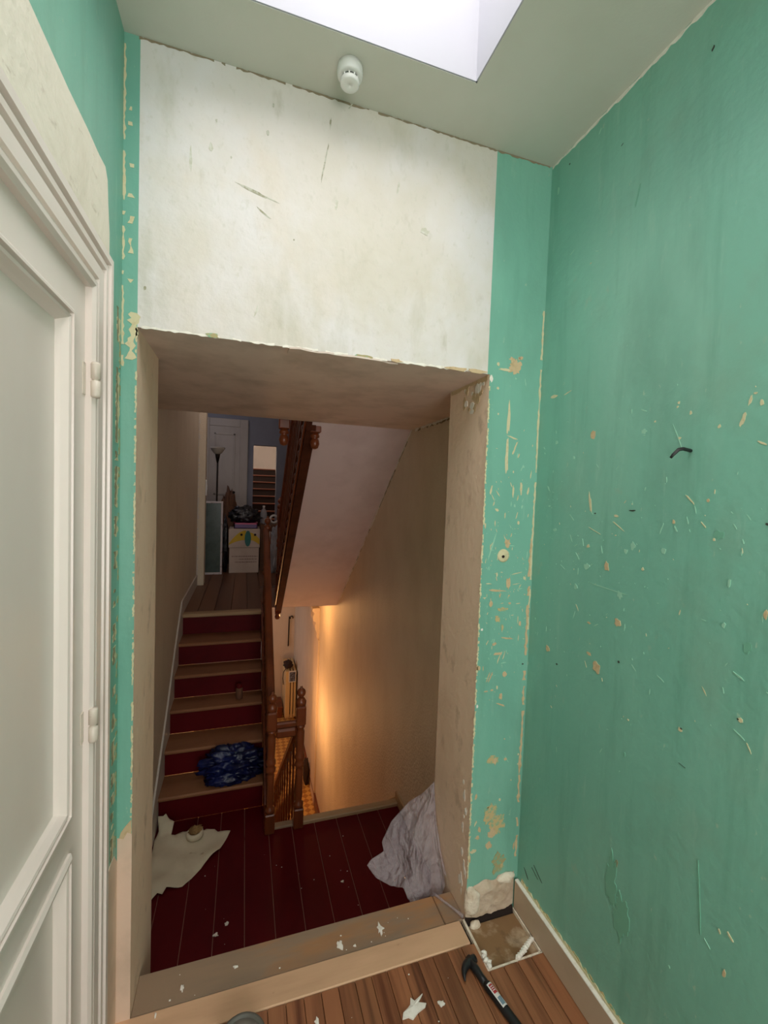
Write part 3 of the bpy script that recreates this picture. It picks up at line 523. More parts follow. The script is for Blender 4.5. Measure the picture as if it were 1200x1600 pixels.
for cx, hl in ((-.10, .022), (.36, .03), (.47, .02), (.70, .05), (.77, .045)):
    slab(sm, 'f', ragged(cx, OT + .003, hl, .007, 0, rg, 12), 8 if cx < .4 else 1, .003)
sm.build('ragged_seam', MARK_M, wall_front, kind='stuff')
sm = MB()
ribbon(sm, 'l', [(1.345, .55), (1.35, 1.2), (1.36, 2.05)], .022, 0, rg, step=.008, jit=.98, gap=.40)
ribbon(sm, 'l', [(1.33, .55), (1.34, 1.2), (1.35, 2.1)], .010, 5, rg, step=.008, jit=.98, gap=.40, off=.0015)
ribbon(sm, 'l', [(1.372, .50), (1.376, 2.0)], .010, 8, rg, step=.009, jit=.9, gap=.52)
sm.build('ragged_seam', MARK_M, wall_left, kind='stuff')
sm = MB()
ribbon(sm, 'r', [(-1.5, CE - .004), (1.386, CE - .004)], .010, 6, rg, step=.014, jit=.8)
ribbon(sm, 'r', [(-1.5, .118), (1.36, .118)], .011, 0, rg, step=.010, jit=.95, off=.003)
ribbon(sm, 'r', [(-1.5, .123), (1.36, .124)], .011, 7, rg, step=.010, jit=.95, gap=.30, off=.001)
sm.build('ragged_seam', MARK_M, wall_right, kind='stuff')
sm = MB()
ribbon(sm, 'f', [(-.30, CE - .002), (1.04, CE - .002)], .006, 0, rg, step=.010, jit=.98, gap=.16)
sm.build('ceiling_crack', ['crack'], wall_front, kind='stuff')
# peeling layers under the lintel and at the head of the right reveal
sm = MB()
ribbon(sm, 's', [(.12, D + .02), (.48, D + .03)], .045, 0, rg, step=.03, jit=.5, off=.005)
sm.build('peeling_paint', ['soffit'], wall_front, kind='stuff')
sm = MB()
for q in range(16): slab(sm, 'v', ragged(rg.uniform(1.42, 1.62), rg.uniform(1.93, 2.035), rg.uniform(.006, .02), rg.uniform(.008, .03), 0, rg, 10), q % 2, .0006 + .00012 * q)
ribbon(sm, 'v', [(1.40, 2.035), (1.69, 2.036)], .016, 1, rg, step=.012, jit=.8, off=.002)
for q in range(18): slab(sm, 'v', ragged(rg.uniform(1.40, 1.46), rg.uniform(.05, .5), rg.uniform(.003, .010), rg.uniform(.006, .025), 0, rg, 9), 0, .0005 + .00006 * q)
sm.build('reveal_scar', ['white_chip', 'beige'], wall_front, kind='stuff')
sm = MB()
slab(sm, 'l', [(-.6, 2.343), (.84, 2.340), (1.0, 2.342), (1.10, 2.349), (1.18, 2.350), (1.225, 2.355), (1.243, 2.335), (1.25, 2.28), (1.262, 2.22), (1.262, 2.10), (-.6, 2.10)], 0, .003)
sm.build('plaster_patch', ['plaster_patch'], wall_left)
sm = MB()
slab(sm, 'l', [(1.25, 0), (1.388, 0), (1.388, .50), (1.36, .54), (1.32, .545), (1.25, .52)], 0, .002)
sm.build('plaster_patch', ['pink_plaster'], wall_left)
sm = MB()
slab(sm, 'f', [(XL + .002, .002), (OL + .001, .002), (OL + .001, .575), (-.308, .583), (-.318, .565), (XL + .002, .57)], 0, .002)
slab(sm, 'f', [(XL + .004, .56), (OL - .001, .57), (OL - .001, .62), (-.315, .60), (-.325, .585)], 1, .0014)
sm.build('plaster_patch', ['pink_plaster', 'beige'], wall_front)
sm = MB(); wsr = bpy.data.objects['wall_stair_right']
ribbon(sm, 't', [(1.72, OT - .006), (2.79, OT - .008)], .014, 0, rg, step=.02, jit=.9, gap=.12)
ribbon(sm, 't', [(1.9, OT - .014), (2.7, OT - .016)], .010, 1, rg, step=.02, jit=.9, gap=.42)
ribbon(sm, 't', [(2.79, OT - .012), (4.95, .31)], .022, 0, rg, step=.03, jit=.9, gap=.10)
ribbon(sm, 't', [(2.85, OT - .07), (4.8, .42)], .010, 1, rg, step=.03, jit=.9, gap=.5)
sm.build('ragged_seam', ['white_chip', 'crack'], wsr, kind='stuff')
rg = random.Random(31); sm = MB()
for q in range(150):
    zc = rg.gauss(1.30, .22); a = rg.gauss(1.57, .35) if q % 4 else rg.uniform(-.2, .2); big = rg.random() ** 3
    slab(sm, 'f', ragged(rg.uniform(.845, 1.03), zc, .002 + .016 * big, .0010 + .0014 * big, a, rg, 7), 0 if q % 3 else 2, .0004 + .000006 * q)
sm.build('paint_scar', ['cream', 'beige', 'palegreen'], wall_front, kind='stuff')
sm = MB()
for q in range(170):
    a = rg.gauss(1.3, .6); big = rg.random() ** 3; yc = rg.uniform(.55, 1.36); zc = rg.gauss(1.36, .26)
    slab(sm, 'r', ragged(yc, zc, .0015 + .014 * big, .0008 + .001 * big, a, rg, 7), 2 if q % 5 else 0, .0004 + .000006 * q)
sm.build('paint_scar', ['cream', 'beige', 'palegreen'], wall_right, kind='stuff')
# the stripped foot of the wall in the corner: lumpy bared mortar
def lumpy_panel(x0, x1, z0, z1, seed, thick):
    nx, nz = 26, 14; vs = []; fs = []
    for j in range(nz + 1):
        for i in range(nx + 1):
            u, v = i / nx, j / nz
            top = z1 * (1 + .10 * noise.noise(Vector((u * 4, 3, seed)))) + (.012 if .62 < u else 0) - (.03 * max(0, .15 - u) / .15)
            e = min(1, 4 * min(u, 1 - u) + .15) * min(1, 5 * (1 - v) + .05)
            h = thick * e * (.55 + .6 * abs(noise.noise(Vector((u * 3.1, v * 2.2, seed)))) + .35 * noise.noise(Vector((u * 11, v * 7, seed))))
            vs.append((x0 + (x1 - x0) * u, D - max(.0008, h), z0 + (top - z0) * v))
    for j in range(nz):
        for i in range(nx): a = j * (nx + 1) + i; fs.append((a, a + 1, a + nx + 2, a + nx + 1))
    return MB().add(vs, fs, 0, True)
lumpy_panel(.826, 1.034, .010, .130, 3, .020).build('bared_mortar', 'mortar', wall_front)
lump((.848, D - .006, .072), (.030, .022, .052), 5, .35, 2.0, 2).build('plaster_lump', 'rubble', wall_front)
lump((.995, D - .004, .128), (.036, .014, .018), 8, .4, 2.0, 2).build('plaster_lump', 'rubble', wall_front)
lump((.858, D - .022, -.010), (.020, .014, .016), 9, .4, 2.0, 2).build('plaster_lump', 'rubble', floor)
m = MB(); m.lathe([(.006, D - .0035), (.007, D - .0015), (.018, D - .0035), (.024, D - .002), (.025, D + .001)], (.919, 0, 1.386), 18, axis='y')
plug = m.build('wall_plug', 'cream', wall_front)
MB().lathe([(.0055, D - .0045), (.0055, D + .001)], (.917, 0, 1.383), 10, axis='y').build('screw_hole', 'gapdark', plug)
bb = struct(MB().bbox((XR - .016, -1.6, .0), (XR + .005, D - .006, .113), .003), 'baseboard_right', 'base')
MB().bbox((XR - .0165, -1.6, .1085), (XR - .002, D - .008, .1155), .002).build('top_edge', 'white_chip', bb)

# ---------------- small things in the near room ----------------
t = thing('smoke_detector', 'small round white smoke detector on the ceiling by the skylight', 'smoke detector', (.262, 1.277, CE))
MB().lathe([(.036, CE + .002), (.037, CE - .012), (.036, CE - .026), (.032, CE - .030), (.026, CE - .030)], (.262, 1.277, 0), 28).build('base', 'detector', t)
MB().lathe([(.022, CE - .028), (.022, CE - .041)], (.262, 1.277, 0), 24).build('sensor_slot', 'detdark', t)
v0 = MB()
for k in range(10):
    a = k * .6283; v0.box((.262 + .0235 * math.cos(a) - .0018, 1.277 + .0235 * math.sin(a) - .0018, CE - .040), (.262 + .0235 * math.cos(a) + .0018, 1.277 + .0235 * math.sin(a) + .0018, CE - .029))
v0.build('slot_rib', 'detector', t)
MB().lathe([(.0265, CE - .038), (.028, CE - .041), (.0275, CE - .049), (.024, CE - .051), (.004, CE - .051), (.003, CE - .0495)], (.262, 1.277, 0), 24).build('cap', 'detector', t)

m = MB(); m.tube([(XR + .004, .797, 1.733), (1.026, .799, 1.737), (1.016, .802, 1.735), (1.006, .808, 1.722), (1.002, .811, 1.714)], [.0045, .0045, .0045, .004, .003], 8)
tag(m.build('bent_nail', 'black'), 'black bent nail sticking out of the right green wall', 'nail')

# hammer lying on the planks
t = thing('hammer', 'black claw hammer lying on the brown planks beside the corner hollow', 'hammer', (.80, 1.10, 0))
hd = Vector((.807 - .764, 1.058 - 1.236, 0)).normalized(); hp = Vector((-hd.y, hd.x, 0)); h0 = Vector((.764, 1.238, .016))
if hp.x > 0: hp = -hp
m = MB(); P = lambda a, b, z=0: h0 + hd * a + hp * b + Vector((0, 0, z))
m.tube([P(0, -.022), P(0, -.012), P(.0, .012), P(.002, .022), P(.010, .036), P(.022, .047), P(.036, .055)], [.0125, .0135, .0140, .0125, .010, .0065, .0025], 10)
m.build('hammer_head', 'black', t)
MB().tube([P(-.012, 0), P(.03, 0), P(.055, 0, -.002), P(.08, 0, -.002)], [.0135, .0130, .0115, .0115], 10).build('neck', 'black', t)
gr = MB().tube([P(.075, 0, -.002), P(.082, 0, -.001), P(.16, 0, -.001), P(.22, 0), P(.27, 0), P(.30, 0, .001), P(.31, 0, .001)], [.012, .0138, .0138, .0135, .015, .016, .011], 12).build('grip', 'grip', t)
def sticker(a0, a1, b0, b1, mat, zz):
    m = MB(); R = .0142; vs = []; 
    K = 6
    for i in range(2):
        a = a0 if i == 0 else a1
        for k in range(K + 1):
            b = b0 + (b1 - b0) * k / K; vs.append(P(a, b, -.001 + math.sqrt(max(1e-9, (R + zz) ** 2 - b * b))))
    m.add(vs, [(k, k + 1, K + 2 + k, K + 1 + k) for k in range(K)], 0, True)
    return m
st = sticker(.086, .158, -.009, .009, 'label_white', .0006).build('sticker', 'label_white', gr, label='white sticker printed in red and grey blue')
# the print lies on the sticker (thing > part > sub-part is as deep as it goes, so it hangs on the grip)
sticker(.091, .119, -.0068, .0062, '', .0011).build('sticker_print', 'label_red', gr, label='red block of print')
sticker(.130, .153, -.0068, .0062, '', .0011).build('sticker_print', 'label_blue', gr, label='grey blue block of print')
for a in (.097, .103, .109):
    sticker(a, a + .0022, -.005, .005, '', .0016).build('sticker_print', 'label_white', gr)

t = thing('round_tin', 'round dark grey tin with a lighter recessed lid beside the pale threshold', 'tin', (.022, 1.195, 0))
MB().lathe([(.060, 0.0045), (.063, .009), (.063, .050), (.066, .053), (.066, .060), (.062, .064), (.055, .062), (.052, .056)], (.022, 1.2, 0), 32).build('body', 'grey', t)
MB().lathe([(.053, .052), (.052, .058), (.030, .061), (.004, .062)], (.022, 1.2, 0), 32).build('lid', 'greylight', t)

FL = [(.534, 1.179, .001, .040, .022, .3, 'ragged white plaster flake lying on the brown planks in front of the threshold'),
      (.981, 1.232, .0, .045, .013, .45, 'long lumpy white plaster strip on the corner hollow edge by the skirting'),
      (.826, 1.236, .0, .013, .020, .2, 'lumpy white plaster flake on the corner hollow edge beside the hammer'),
      (.352, 1.425, .002, .012, .019, .2, 'pointed cream flake on the worn threshold board'),
      (.506, 1.440, .002, .013, .022, -.2, 'curled white flake on the worn threshold board nearest the plastic bag'),
      (.402, 1.408, .002, .006, .005, 0, 'tiny white chip beside the pointed cream flake'),
      (-.158, 1.432, .002, .005, .013, 0, 'thin upright cream sliver on the left of the threshold'),
      (.003, 1.452, .002, .008, .006, 0, 'small cream crumb on the middle of the worn threshold board'),
      (.238, 1.225, .001, .006, .012, 0, 'small white chip on the planks left of the ragged flake'),
      (.622, 1.165, .001, .012, .010, 0, 'small tan flake on the planks right of the ragged white flake'),
      (-.225, 1.375, .005, .003, .008, 0, 'tiny cream sliver on the pale threshold board by the left wall'),
      (-.092, 2.150, LZ, .012, .010, 0, 'larger white crumb on the red landing floor'),
      (-.046, 2.195, LZ, .011, .009, 0, 'smaller white crumb on the red landing floor just beyond the larger one'),
      (.562, 2.270, LZ, .009, .007, 0, 'white crumb on the red landing floor near the plastic bag')]
for i, (x, y, z, a, b, an, lab) in enumerate(FL):
    rg2 = random.Random(40 + i); poly = ragged(x, y, a, b, an, rg2, 13, .55); hgt = .003 if a < .02 else .005
    n = len(poly); m = MB()
    if i in (1, 2):
        for q in range(9 if i == 1 else 5):
            f = (q / (8 if i == 1 else 4) - .5) * 2; u, v = (x + f * a * math.cos(an), y + f * a * math.sin(an)) if i == 1 else (x + .004 * math.sin(q * 2), y + f * b)
            for vv in (lump((u, v, z + .007), (.010, .008, .008), i * 9 + q, .5, 2, 1),): m.add(vv.v, vv.f, 0, False)
    else:
        top = [(p[0], p[1], z + hgt * (1 + .8 * noise.noise(Vector((p[0] * 60, p[1] * 60, i))))) for p in poly]
        m.add([(p[0], p[1], z) for p in poly] + top + [(x, y, z + hgt * 1.5)], [[k, (k + 1) % n, n + (k + 1) % n, n + k] for k in range(n)] + [[n + k, n + (k + 1) % n, 2 * n] for k in range(n)] + [list(range(n))[::-1]])
    tag(m.build('plaster_flake' if i != 11 else 'plaster_crumb', 'white_chip'), lab, 'flake', 'plaster flakes scattered on the floors')
m = MB(); rg = random.Random(77)
for q in range(44):
    on_l = q < 20; x, y, z = (rg.uniform(-.25, .8), rg.uniform(2.05, 2.6), LZ) if on_l else (rg.uniform(-.2, .95), rg.uniform(1.02, 1.29) if q % 2 else rg.uniform(1.40, 1.48), .002)
    if not on_l and x > .78: x -= .3
    r = rg.uniform(.0008, .0028); m.box((x - r, y - r * .7, z), (x + r, y + r * .8, z + r * .6))
tag(m.build('plaster_dust', 'white_chip', kind='stuff'), 'fine pale plaster crumbs strewn over the landing and the threshold', 'crumbs')

# plastic film bag draped from the right reveal
t = thing('plastic_bag', 'crumpled translucent plastic bag draped from the right reveal to the threshold', 'bag', (.70, 1.60, -.19))
Lp = [(.824, 1.70, .33), (.787, 1.74, .256), (.735, 1.76, .217), (.652, 1.76, .141), (.603, 1.74, .073), (.603, 1.71, .054), (.546, 1.71, .03), (.527, 1.70, .017)]
Rp = [(.824, 1.70, .33), (.824, 1.66, .186), (.824, 1.60, .09), (.822, 1.54, .036)]
Bp = [(.527, 1.70, .017), (.561, 1.66, -.012), (.600, 1.62, -.02), (.626, 1.6, -.013), (.651, 1.58, .001), (.667, 1.56, -.025), (.684, 1.53, -.044), (.720, 1.524, -.056), (.758, 1.522, -.052), (.800, 1.535, -.038), (.818, 1.545, .0), (.812, 1.55, .05), (.822, 1.54, .036)]
def along(P, t):
    P = [Vector(p) for p in P]; L = [0]
    for a, b in zip(P[:-1], P[1:]): L.append(L[-1] + (b - a).length)
    d = t * L[-1]
    for i in range(len(P) - 1):
        if d <= L[i + 1] or i == len(P) - 2:
            q = (d - L[i]) / max(1e-9, L[i + 1] - L[i]); return P[i].lerp(P[i + 1], min(1, q))
A0 = Vector(Lp[0]); L1 = Vector(Lp[-1]); R1 = Vector(Rp[-1]); ns, nt_ = 64, 44; vs = []; fs = []
nrm = Vector((-.45, -.75, .35)).normalized()
for j in range(nt_ + 1):
    tt = j / nt_
    for i in range(ns + 1):
        s_ = i / ns
        p = along(Lp, tt) * (1 - s_) + along(Rp, tt) * s_ + (A0.lerp(along(Bp, s_), tt)) - (A0.lerp(L1, tt) * (1 - s_) + A0.lerp(R1, tt) * s_)
        k = tt * 4 * s_ * (1 - s_)
        wv = .020 * math.sin(s_ * 13 + 1.5) + .010 * noise.noise(Vector((s_ * 9, tt * 3, 1))) * 2 + .009 * (1 - 2 * abs(noise.noise(Vector((s_ * 16, tt * 8, 4))))) + .006 * (1 - 2 * abs(noise.noise(Vector((s_ * 34, tt * 15, 9)))))
        p = p + nrm * (k * wv * (.4 + .6 * min(1, tt * 1.4)) + .025 * math.sin(math.pi * s_) * math.sin(math.pi * min(1, tt)))
        p.x = min(p.x, .8255)
        if p.z < .012: p.y = max(p.y, 1.516)
        vs.append(p)
for j in range(nt_):
    for i in range(ns): a = j * (ns + 1) + i; fs.append((a, a + 1, a + ns + 2, a + ns + 1))
bagm = MB().add(vs, fs, 0, True).build('bag_sheet', 'film', t)
so = bagm.modifiers.new('thick', 'SOLIDIFY'); so.thickness = .0015
MB().tube([(.752, 1.515, .006), (.778, 1.47, .007), (.80, 1.43, .010), (.820, 1.392, .010)], [.006, .0045, .004, .007], 8).build('twisted_corner', 'film', t)

# ---------------- on the landing and the stairs ----------------
def sheet(outline, z, amp, seed, thick=.0015, cuts=3):
    bm = bmesh.new(); f = bm.faces.new([bm.verts.new((x, y, z)) for x, y in outline]); bmesh.ops.triangulate(bm, faces=[f])
    for _ in range(cuts): bmesh.ops.subdivide_edges(bm, edges=[e for e in bm.edges if e.calc_length() > .03], cuts=1, use_grid_fill=True)
    bmesh.ops.triangulate(bm, faces=bm.faces[:])
    for v in bm.verts: v.co.z = z + .002 + amp * max(0, noise.noise(Vector((v.co.x * 7, v.co.y * 7, seed))) + .25) + .004 * abs(noise.noise(Vector((v.co.x * 25, v.co.y * 25, seed))))
    return MB().bm(bm, 0, True)
t = thing('torn_paper', 'large torn sheet of stained cream paper lying on the red landing floor', 'paper', (-.30, 2.7, LZ))
out = [(-.492, 3.06), (-.455, 3.055), (-.440, 3.075), (-.41, 3.00), (-.385, 2.96), (-.394, 2.858), (-.37, 2.845), (-.33, 2.872), (-.26, 2.880), (-.22, 2.85), (-.19, 2.865), (-.14, 2.845), (-.12, 2.82), (-.045, 2.815), (-.085, 2.70), (-.097, 2.666), (-.15, 2.62), (-.21, 2.55), (-.25, 2.50), (-.282, 2.464), (-.36, 2.475), (-.375, 2.44), (-.40, 2.45), (-.43, 2.42), (-.47, 2.43), (-.485, 2.60), (-.48, 2.75), (-.494, 2.85), (-.47, 2.92)]
sh_ = sheet([(max(a, -.486), b) for a, b in out], LZ, .030, 5)
sh_.v = [(v[0], 2.88 + (v[1] - 2.88) * .42, v[2] + (v[1] - 2.88) * .42) if v[1] > 2.88 else v for v in sh_.v]
p_ = sh_.build('sheet', 'paper', t)
m = p_.modifiers.new('thick', 'SOLIDIFY'); m.thickness = .0015; m.offset = 1
t = thing('paper_roll', 'small round cream roll with a torn brown top standing on the torn paper', 'roll', (-.253, 2.80, LZ))
RZ = LZ + .022
MB().lathe([(.022, RZ), (.044, RZ), (.049, RZ + .006), (.049, RZ + .026), (.044, RZ + .032), (.034, RZ + .033), (.031, RZ + .026), (.028, RZ + .006)], (-.253, 2.80, 0), 22).build('ring', 'paper', t)
lump((-.250, 2.806, RZ + .034), (.034, .026, .018), 3, .6, 2.4, 3).build('torn_core', 'stain', t)

b_ = lump((-.028, 3.105, -.318), (.182, .100, .105), 6, .42, 2.0, 5, (1, 2.6, 2.6), floor=-.392)
b2 = lump((-.085, 3.03, -.362), (.105, .050, .05), 9, .5, 2.2, 4, (1, 2.4, 2.4), floor=-.392); b_.add(b2.v, b2.f, 0, True)
tag(b_.build('blue_bag', 'bluebag'), 'crumpled dark blue plastic bag heaped on the lowest tan tread', 'bag')
t = thing('jar', 'small brownish jar with a dark red lid standing on a tread', 'jar', (-.012, 3.49, -.036))
MB().lathe([(.022, -.0355), (.026, -.032), (.026, .045), (.021, .054)], (-.012, 3.49, 0), 16).build('body', 'brownstuff', t)
MB().lathe([(.023, .052), (.024, .054), (.024, .074), (.021, .077)], (-.012, 3.49, 0), 16).build('lid', 'red', t)

# ---------------- upper hall ----------------
t = thing('cardboard_box', 'white cardboard box printed with yellow bananas and a teal emblem', 'box', (0, 6.1, UZ))
MB().bbox((-.182, 5.905, UZ), (.186, 6.30, .838), .004).build('body', 'card', t)
lid = MB().bbox((-.192, 5.895, .836), (.196, 6.31, 1.077), .004).build('lid', 'card', t)
def arc_band(x0, x1, zc0, zc1, h0, h1, y=5.8945):
    pts = []; n = 14; f = lambda q: q * (2 - q)
    up_ = [(x0 + (x1 - x0) * k / n, zc0 + (zc1 - zc0) * f(k / n) + h0 + (h1 - h0) * math.sin(math.pi * k / n * .5)) for k in range(n + 1)]
    lo_ = [(x0 + (x1 - x0) * k / n, zc0 + (zc1 - zc0) * f(k / n)) for k in range(n + 1)]
    m = MB(); m.prism(up_ + lo_[::-1], y - .001, y + .001, 'y'); return m
arc_band(-.188, .02, .872, .935, .02, .125).build('banana_print', 'yellow', lid)
arc_band(.192, .06, .872, .935, .075, .10).build('banana_print', 'yellow', lid)
m = MB(); m.prism([(.045 + .040 * math.cos(k * .5236), .955 + .105 * math.sin(k * .5236)) for k in range(12)], 5.8915, 5.8935, 'y'); m.build('emblem_print', 'teal', lid)
for x in (-.035, .135): MB().prism([(x + .016 * math.cos(k * .785), 1.005 + .016 * math.sin(k * .785)) for k in range(8)], 5.8910, 5.8925, 'y').build('hand_hole', 'gapdark', lid)
for z, a, b in ((.715, -.15, .17), (.678, -.06, .16), (.640, -.11, .16)):
    m = MB(); x = a; rg = random.Random(int(z * 1000))
    while x < b: wd = rg.uniform(.008, .03); m.box((x, 5.9035, z), (min(x + wd, b), 5.9055, z + .012)); x += wd + .006
    m.build('small_print', 'print', bpy.data.objects['cardboard_box'], kind='stuff')
t = thing('storage_crate', 'shallow purple crate with a pink rim on top of the banana box', 'crate', (.02, 6.12, 1.077))
m = MB(); m.box((-.13, 5.99, 1.078), (.165, 6.28, 1.086)); 
for a, b in (((-.13, 5.99), (.165, 6.0)), ((-.13, 6.27), (.165, 6.28)), ((-.13, 5.99), (-.12, 6.28)), ((.155, 5.99), (.165, 6.28))): m.box((a[0], a[1], 1.078), (b[0], b[1], 1.135))
m.build('tub', 'crate', t)
m = MB(); z0 = 1.133
for a, b in (((-.137, 5.983), (.172, 6.003)), ((-.137, 6.267), (.172, 6.287)), ((-.137, 5.983), (-.117, 6.287)), ((.152, 5.983), (.172, 6.287))): m.box((a[0], a[1], z0), (b[0], b[1], z0 + .018))
m.build('rim', 'pink', t)
tag(lump((.0, 6.17, 1.235), (.165, .13, .115), 4, .45, 2.2, 4, (1, 2, 2), floor=1.151).build('bin_bag', 'blackbag'), 'shiny black plastic bag heaped on the purple crate', 'bag')
tag(lump((-.238, 6.04, .83), (.034, .14, .36), 7, .25, 2.2, 4, (2, 2, 1), floor=UZ).build('bin_bag', 'blackbag'), 'tall dark bag standing between the framed panel and the banana box', 'bag')
tag(lump((-.21, 6.56, 1.02), (.13, .12, .46), 11, .4, 2.2, 4, (2, 2, 1), floor=UZ).build('paper_sack', 'brownstuff'), 'brown crumpled sack standing behind the framed panel', 'sack')
t = thing('framed_panel', 'tall narrow green glass panel in a pale frame leaning in the hall doorway', 'panel', (-.37, 5.83, UZ))
MB().bbox((-.50, 5.815, .53), (-.285, 5.825, 1.41), .001).build('glass', 'glassboard', t)
for a, b in (((-.285, .508), (-.262, 1.433)), ((-.52, .508), (-.285, .535)), ((-.52, 1.408), (-.285, 1.433)), ((-.52, .535), (-.498, 1.408))):
    MB().bbox((a[0], 5.805, a[1]), (b[0], 5.84, b[1]), .003).build('frame_bar', 'frame', t)
t = thing('cardboard_box', 'plain brown box behind the newel post with bottles on top', 'box', (.38, 6.25, UZ))
MB().bbox((.205, 6.05, UZ), (.60, 6.45, 1.13), .004).build('body', 'brownstuff', t)
MB().bbox((.20, 6.24, 1.13), (.605, 6.26, 1.134), .001).build('tape', 'nosing', t)
t = thing('bottle', 'clear plastic bottle with a pale cap on the plain brown box', 'bottle', (.25, 6.22, 1.134))
MB().lathe([(.04, 1.135), (.045, 1.14), (.045, 1.27), (.036, 1.31), (.015, 1.34), (.014, 1.355)], (.25, 6.22, 0), 16).build('body', 'clear', t)
MB().lathe([(.017, 1.353), (.017, 1.375), (.014, 1.378)], (.25, 6.22, 0), 12).build('cap', 'label_white', t)
m = MB(); m.lathe([(.038, -.025), (.06, -.025), (.064, 0), (.06, .025), (.038, .025), (.036, 0)], (.385, 6.14, 1.20), 20, axis='y', ring=True)
tag(m.build('tape_roll', 'label_white'), 'white roll of tape standing on edge on the plain brown box', 'roll')
tag(lump((.268, 6.115, 1.168), (.042, .045, .036), 3, .4, 2.2, 3, floor=1.135).build('clear_bag', 'clear'), 'small clear bag on the plain brown box beside the bottle', 'bag')
tag(lump((.40, 5.90, .78), (.10, .10, .28), 13, .4, 2.4, 4, (2, 2, 1), floor=UZ).build('clear_sack', 'clear'), 'tall clear sack standing behind the stair handrail', 'sack')
t = thing('floor_lamp', 'dark uplighter floor lamp with a pale glass bowl before the hall door', 'lamp', (-.40, 6.9, UZ))
MB().lathe([(.02, 2.09), (.06, 2.12), (.098, 2.175), (.105, 2.20), (.099, 2.20), (.055, 2.13), (.01, 2.10)], (-.40, 6.9, 0), 24).build('glass_bowl', 'lampshade', t)
MB().lathe([(.012, 1.97), (.030, 2.06), (.036, 2.10), (.018, 2.105)], (-.40, 6.9, 0), 16).build('cup', 'brass', t)
MB().tube([(-.40, 6.9, UZ + .02), (-.40, 6.9, 1.98)], .013, 10).build('pole', 'brass', t)
MB().lathe([(.13, UZ), (.13, UZ + .012), (.05, UZ + .028), (.015, UZ + .04)], (-.40, 6.9, 0), 24).build('base', 'brass', t)
t = thing('switch_plate', 'small white switch plate on the pale door jamb at the head of the stairs', 'switch', (-.426, 5.28, 1.6))
MB().bbox((-.426, 5.25, 1.51), (-.412, 5.32, 1.69), .003).build('plate', 'label_white', t)
MB().bbox((-.413, 5.27, 1.57), (-.408, 5.30, 1.63), .001).build('rocker', 'label_white', t)
d2 = struct(MB().box((-.62, 8.265, UZ), (-.11, 8.30, 2.70)), 'door_2', 'hallwhite')
for z0, z1 in ((.64, 1.35), (1.48, 2.58)):
    m = MB()
    for a, b in (((-.54, z0), (-.19, z0 + .03)), ((-.54, z1 - .03), (-.19, z1)), ((-.54, z0), (-.51, z1)), ((-.22, z0), (-.19, z1))): m.bbox((a[0], 8.252, a[1]), (b[0], 8.266, b[1]), .004)
    m.build('panel_moulding', 'hallwhite', d2)
k_ = MB(); k_.lathe([(.022, 8.268), (.010, 8.255), (.010, 8.235), (.026, 8.225), (.026, 8.205), (.012, 8.198)], (-.20, 0, 1.53), 14, axis='y'); k_.build('door_knob', 'brass', d2)
m = MB(); m.bbox((-.76, 8.25, UZ), (-.62, 8.30, 2.84), .008).bbox((-.11, 8.25, UZ), (.03, 8.30, 2.84), .008).bbox((-.62, 8.25, 2.70), (-.11, 8.30, 2.84), .008)
struct(m, 'trim_4', 'hallwhite')
t = thing('staircase', 'distant dark flight going up seen through the far hall doorway', 'stairs', (.4, 9.0, UZ))
for k in range(10):
    z = UZ + .16 * (k + 1); y = 9.0 + .22 * k
    MB().box((-.39, y, z - .16), (1.06, y + .02, z - .025)).build('riser', 'gapdark', t)
    MB().bbox((-.39, y - .02, z - .025), (1.06, y + (.24 if k < 9 else .7), z), .004).build('tread', 'darkwood', t)
    MB().bbox((-.39, y - .024, z - .012), (1.06, y - .019, z), .001).build('tread_edge', 'dust', t)
m = MB(); m.tube([(.66, 10.0, 1.90), (.70, 10.9, 2.34)], .02, 8); m.build('handrail', 'hallwhite', t)
lamp('far_room_light', 'POINT', (.0, 9.6, 3.1), 30, (1, .86, .74), .15)
lamp('hall_fill', 'POINT', (-.1, 4.75, 3.1), 7, (1, .90, .90), .15)  # added fill above the up flight, no fixture
lamp('back_hall_fill', 'POINT', (-.9, 6.9, 3.0), 5, (.9, .88, 1), .2)  # added weak ambient for the upper hall, no fixture

# ---------------- lower hall ----------------
t = thing('ceiling_lamp', 'warm globe lamp hidden under the lower hall ceiling behind the soffit', 'lamp', (.62, 5.62, .25))
MB().lathe([(.05, .256), (.05, .235), (.02, .225)], (.62, 5.62, 0), 16).build('rose', 'brass', t)
g = MB().lathe([(.012, .226)] + [(.055 * math.sin(a), .175 + .055 * math.cos(a)) for a in [.3, .7, 1.1, 1.57, 2.0, 2.4, 2.8]], (.62, 5.62, 0), 16).build('globe', 'lampshade', t)
lamp('globe_light', 'POINT', (.62, 5.62, .06), 14, (1, .52, .18), .06)
t = thing('floor_lamp', 'added warm globe lamp downstairs, unseen behind the left newel post', 'lamp', (.43, 5.75, BZ))  # added unseen lamp, spreads warm light down the stairwell wall
MB().lathe([(.11, BZ), (.11, BZ + .015), (.03, BZ + .03), (.012, BZ + .05)], (.43, 5.75, 0), 20).build('base', 'brass', t)
MB().tube([(.43, 5.75, BZ + .04), (.43, 5.75, -1.62)], .011, 8).build('pole', 'brass', t)
MB().lathe([(.014, -1.62)] + [(.05 * math.sin(a), -1.57 - .05 * math.cos(a)) for a in [.4, .9, 1.4, 1.9, 2.4, 2.9]], (.43, 5.75, 0), 16).build('globe', 'lampshade', t)
lamp('added_lamp_fill', 'POINT', (.43, 5.75, -1.46), 27, (1, .52, .20), .06)  # warm fill carried by the added lamp
lamp('hall_window_light', 'AREA', (-1.3, 8.3, -1.2), 8, (.8, .88, 1), .8, (0, math.radians(-90), 0))
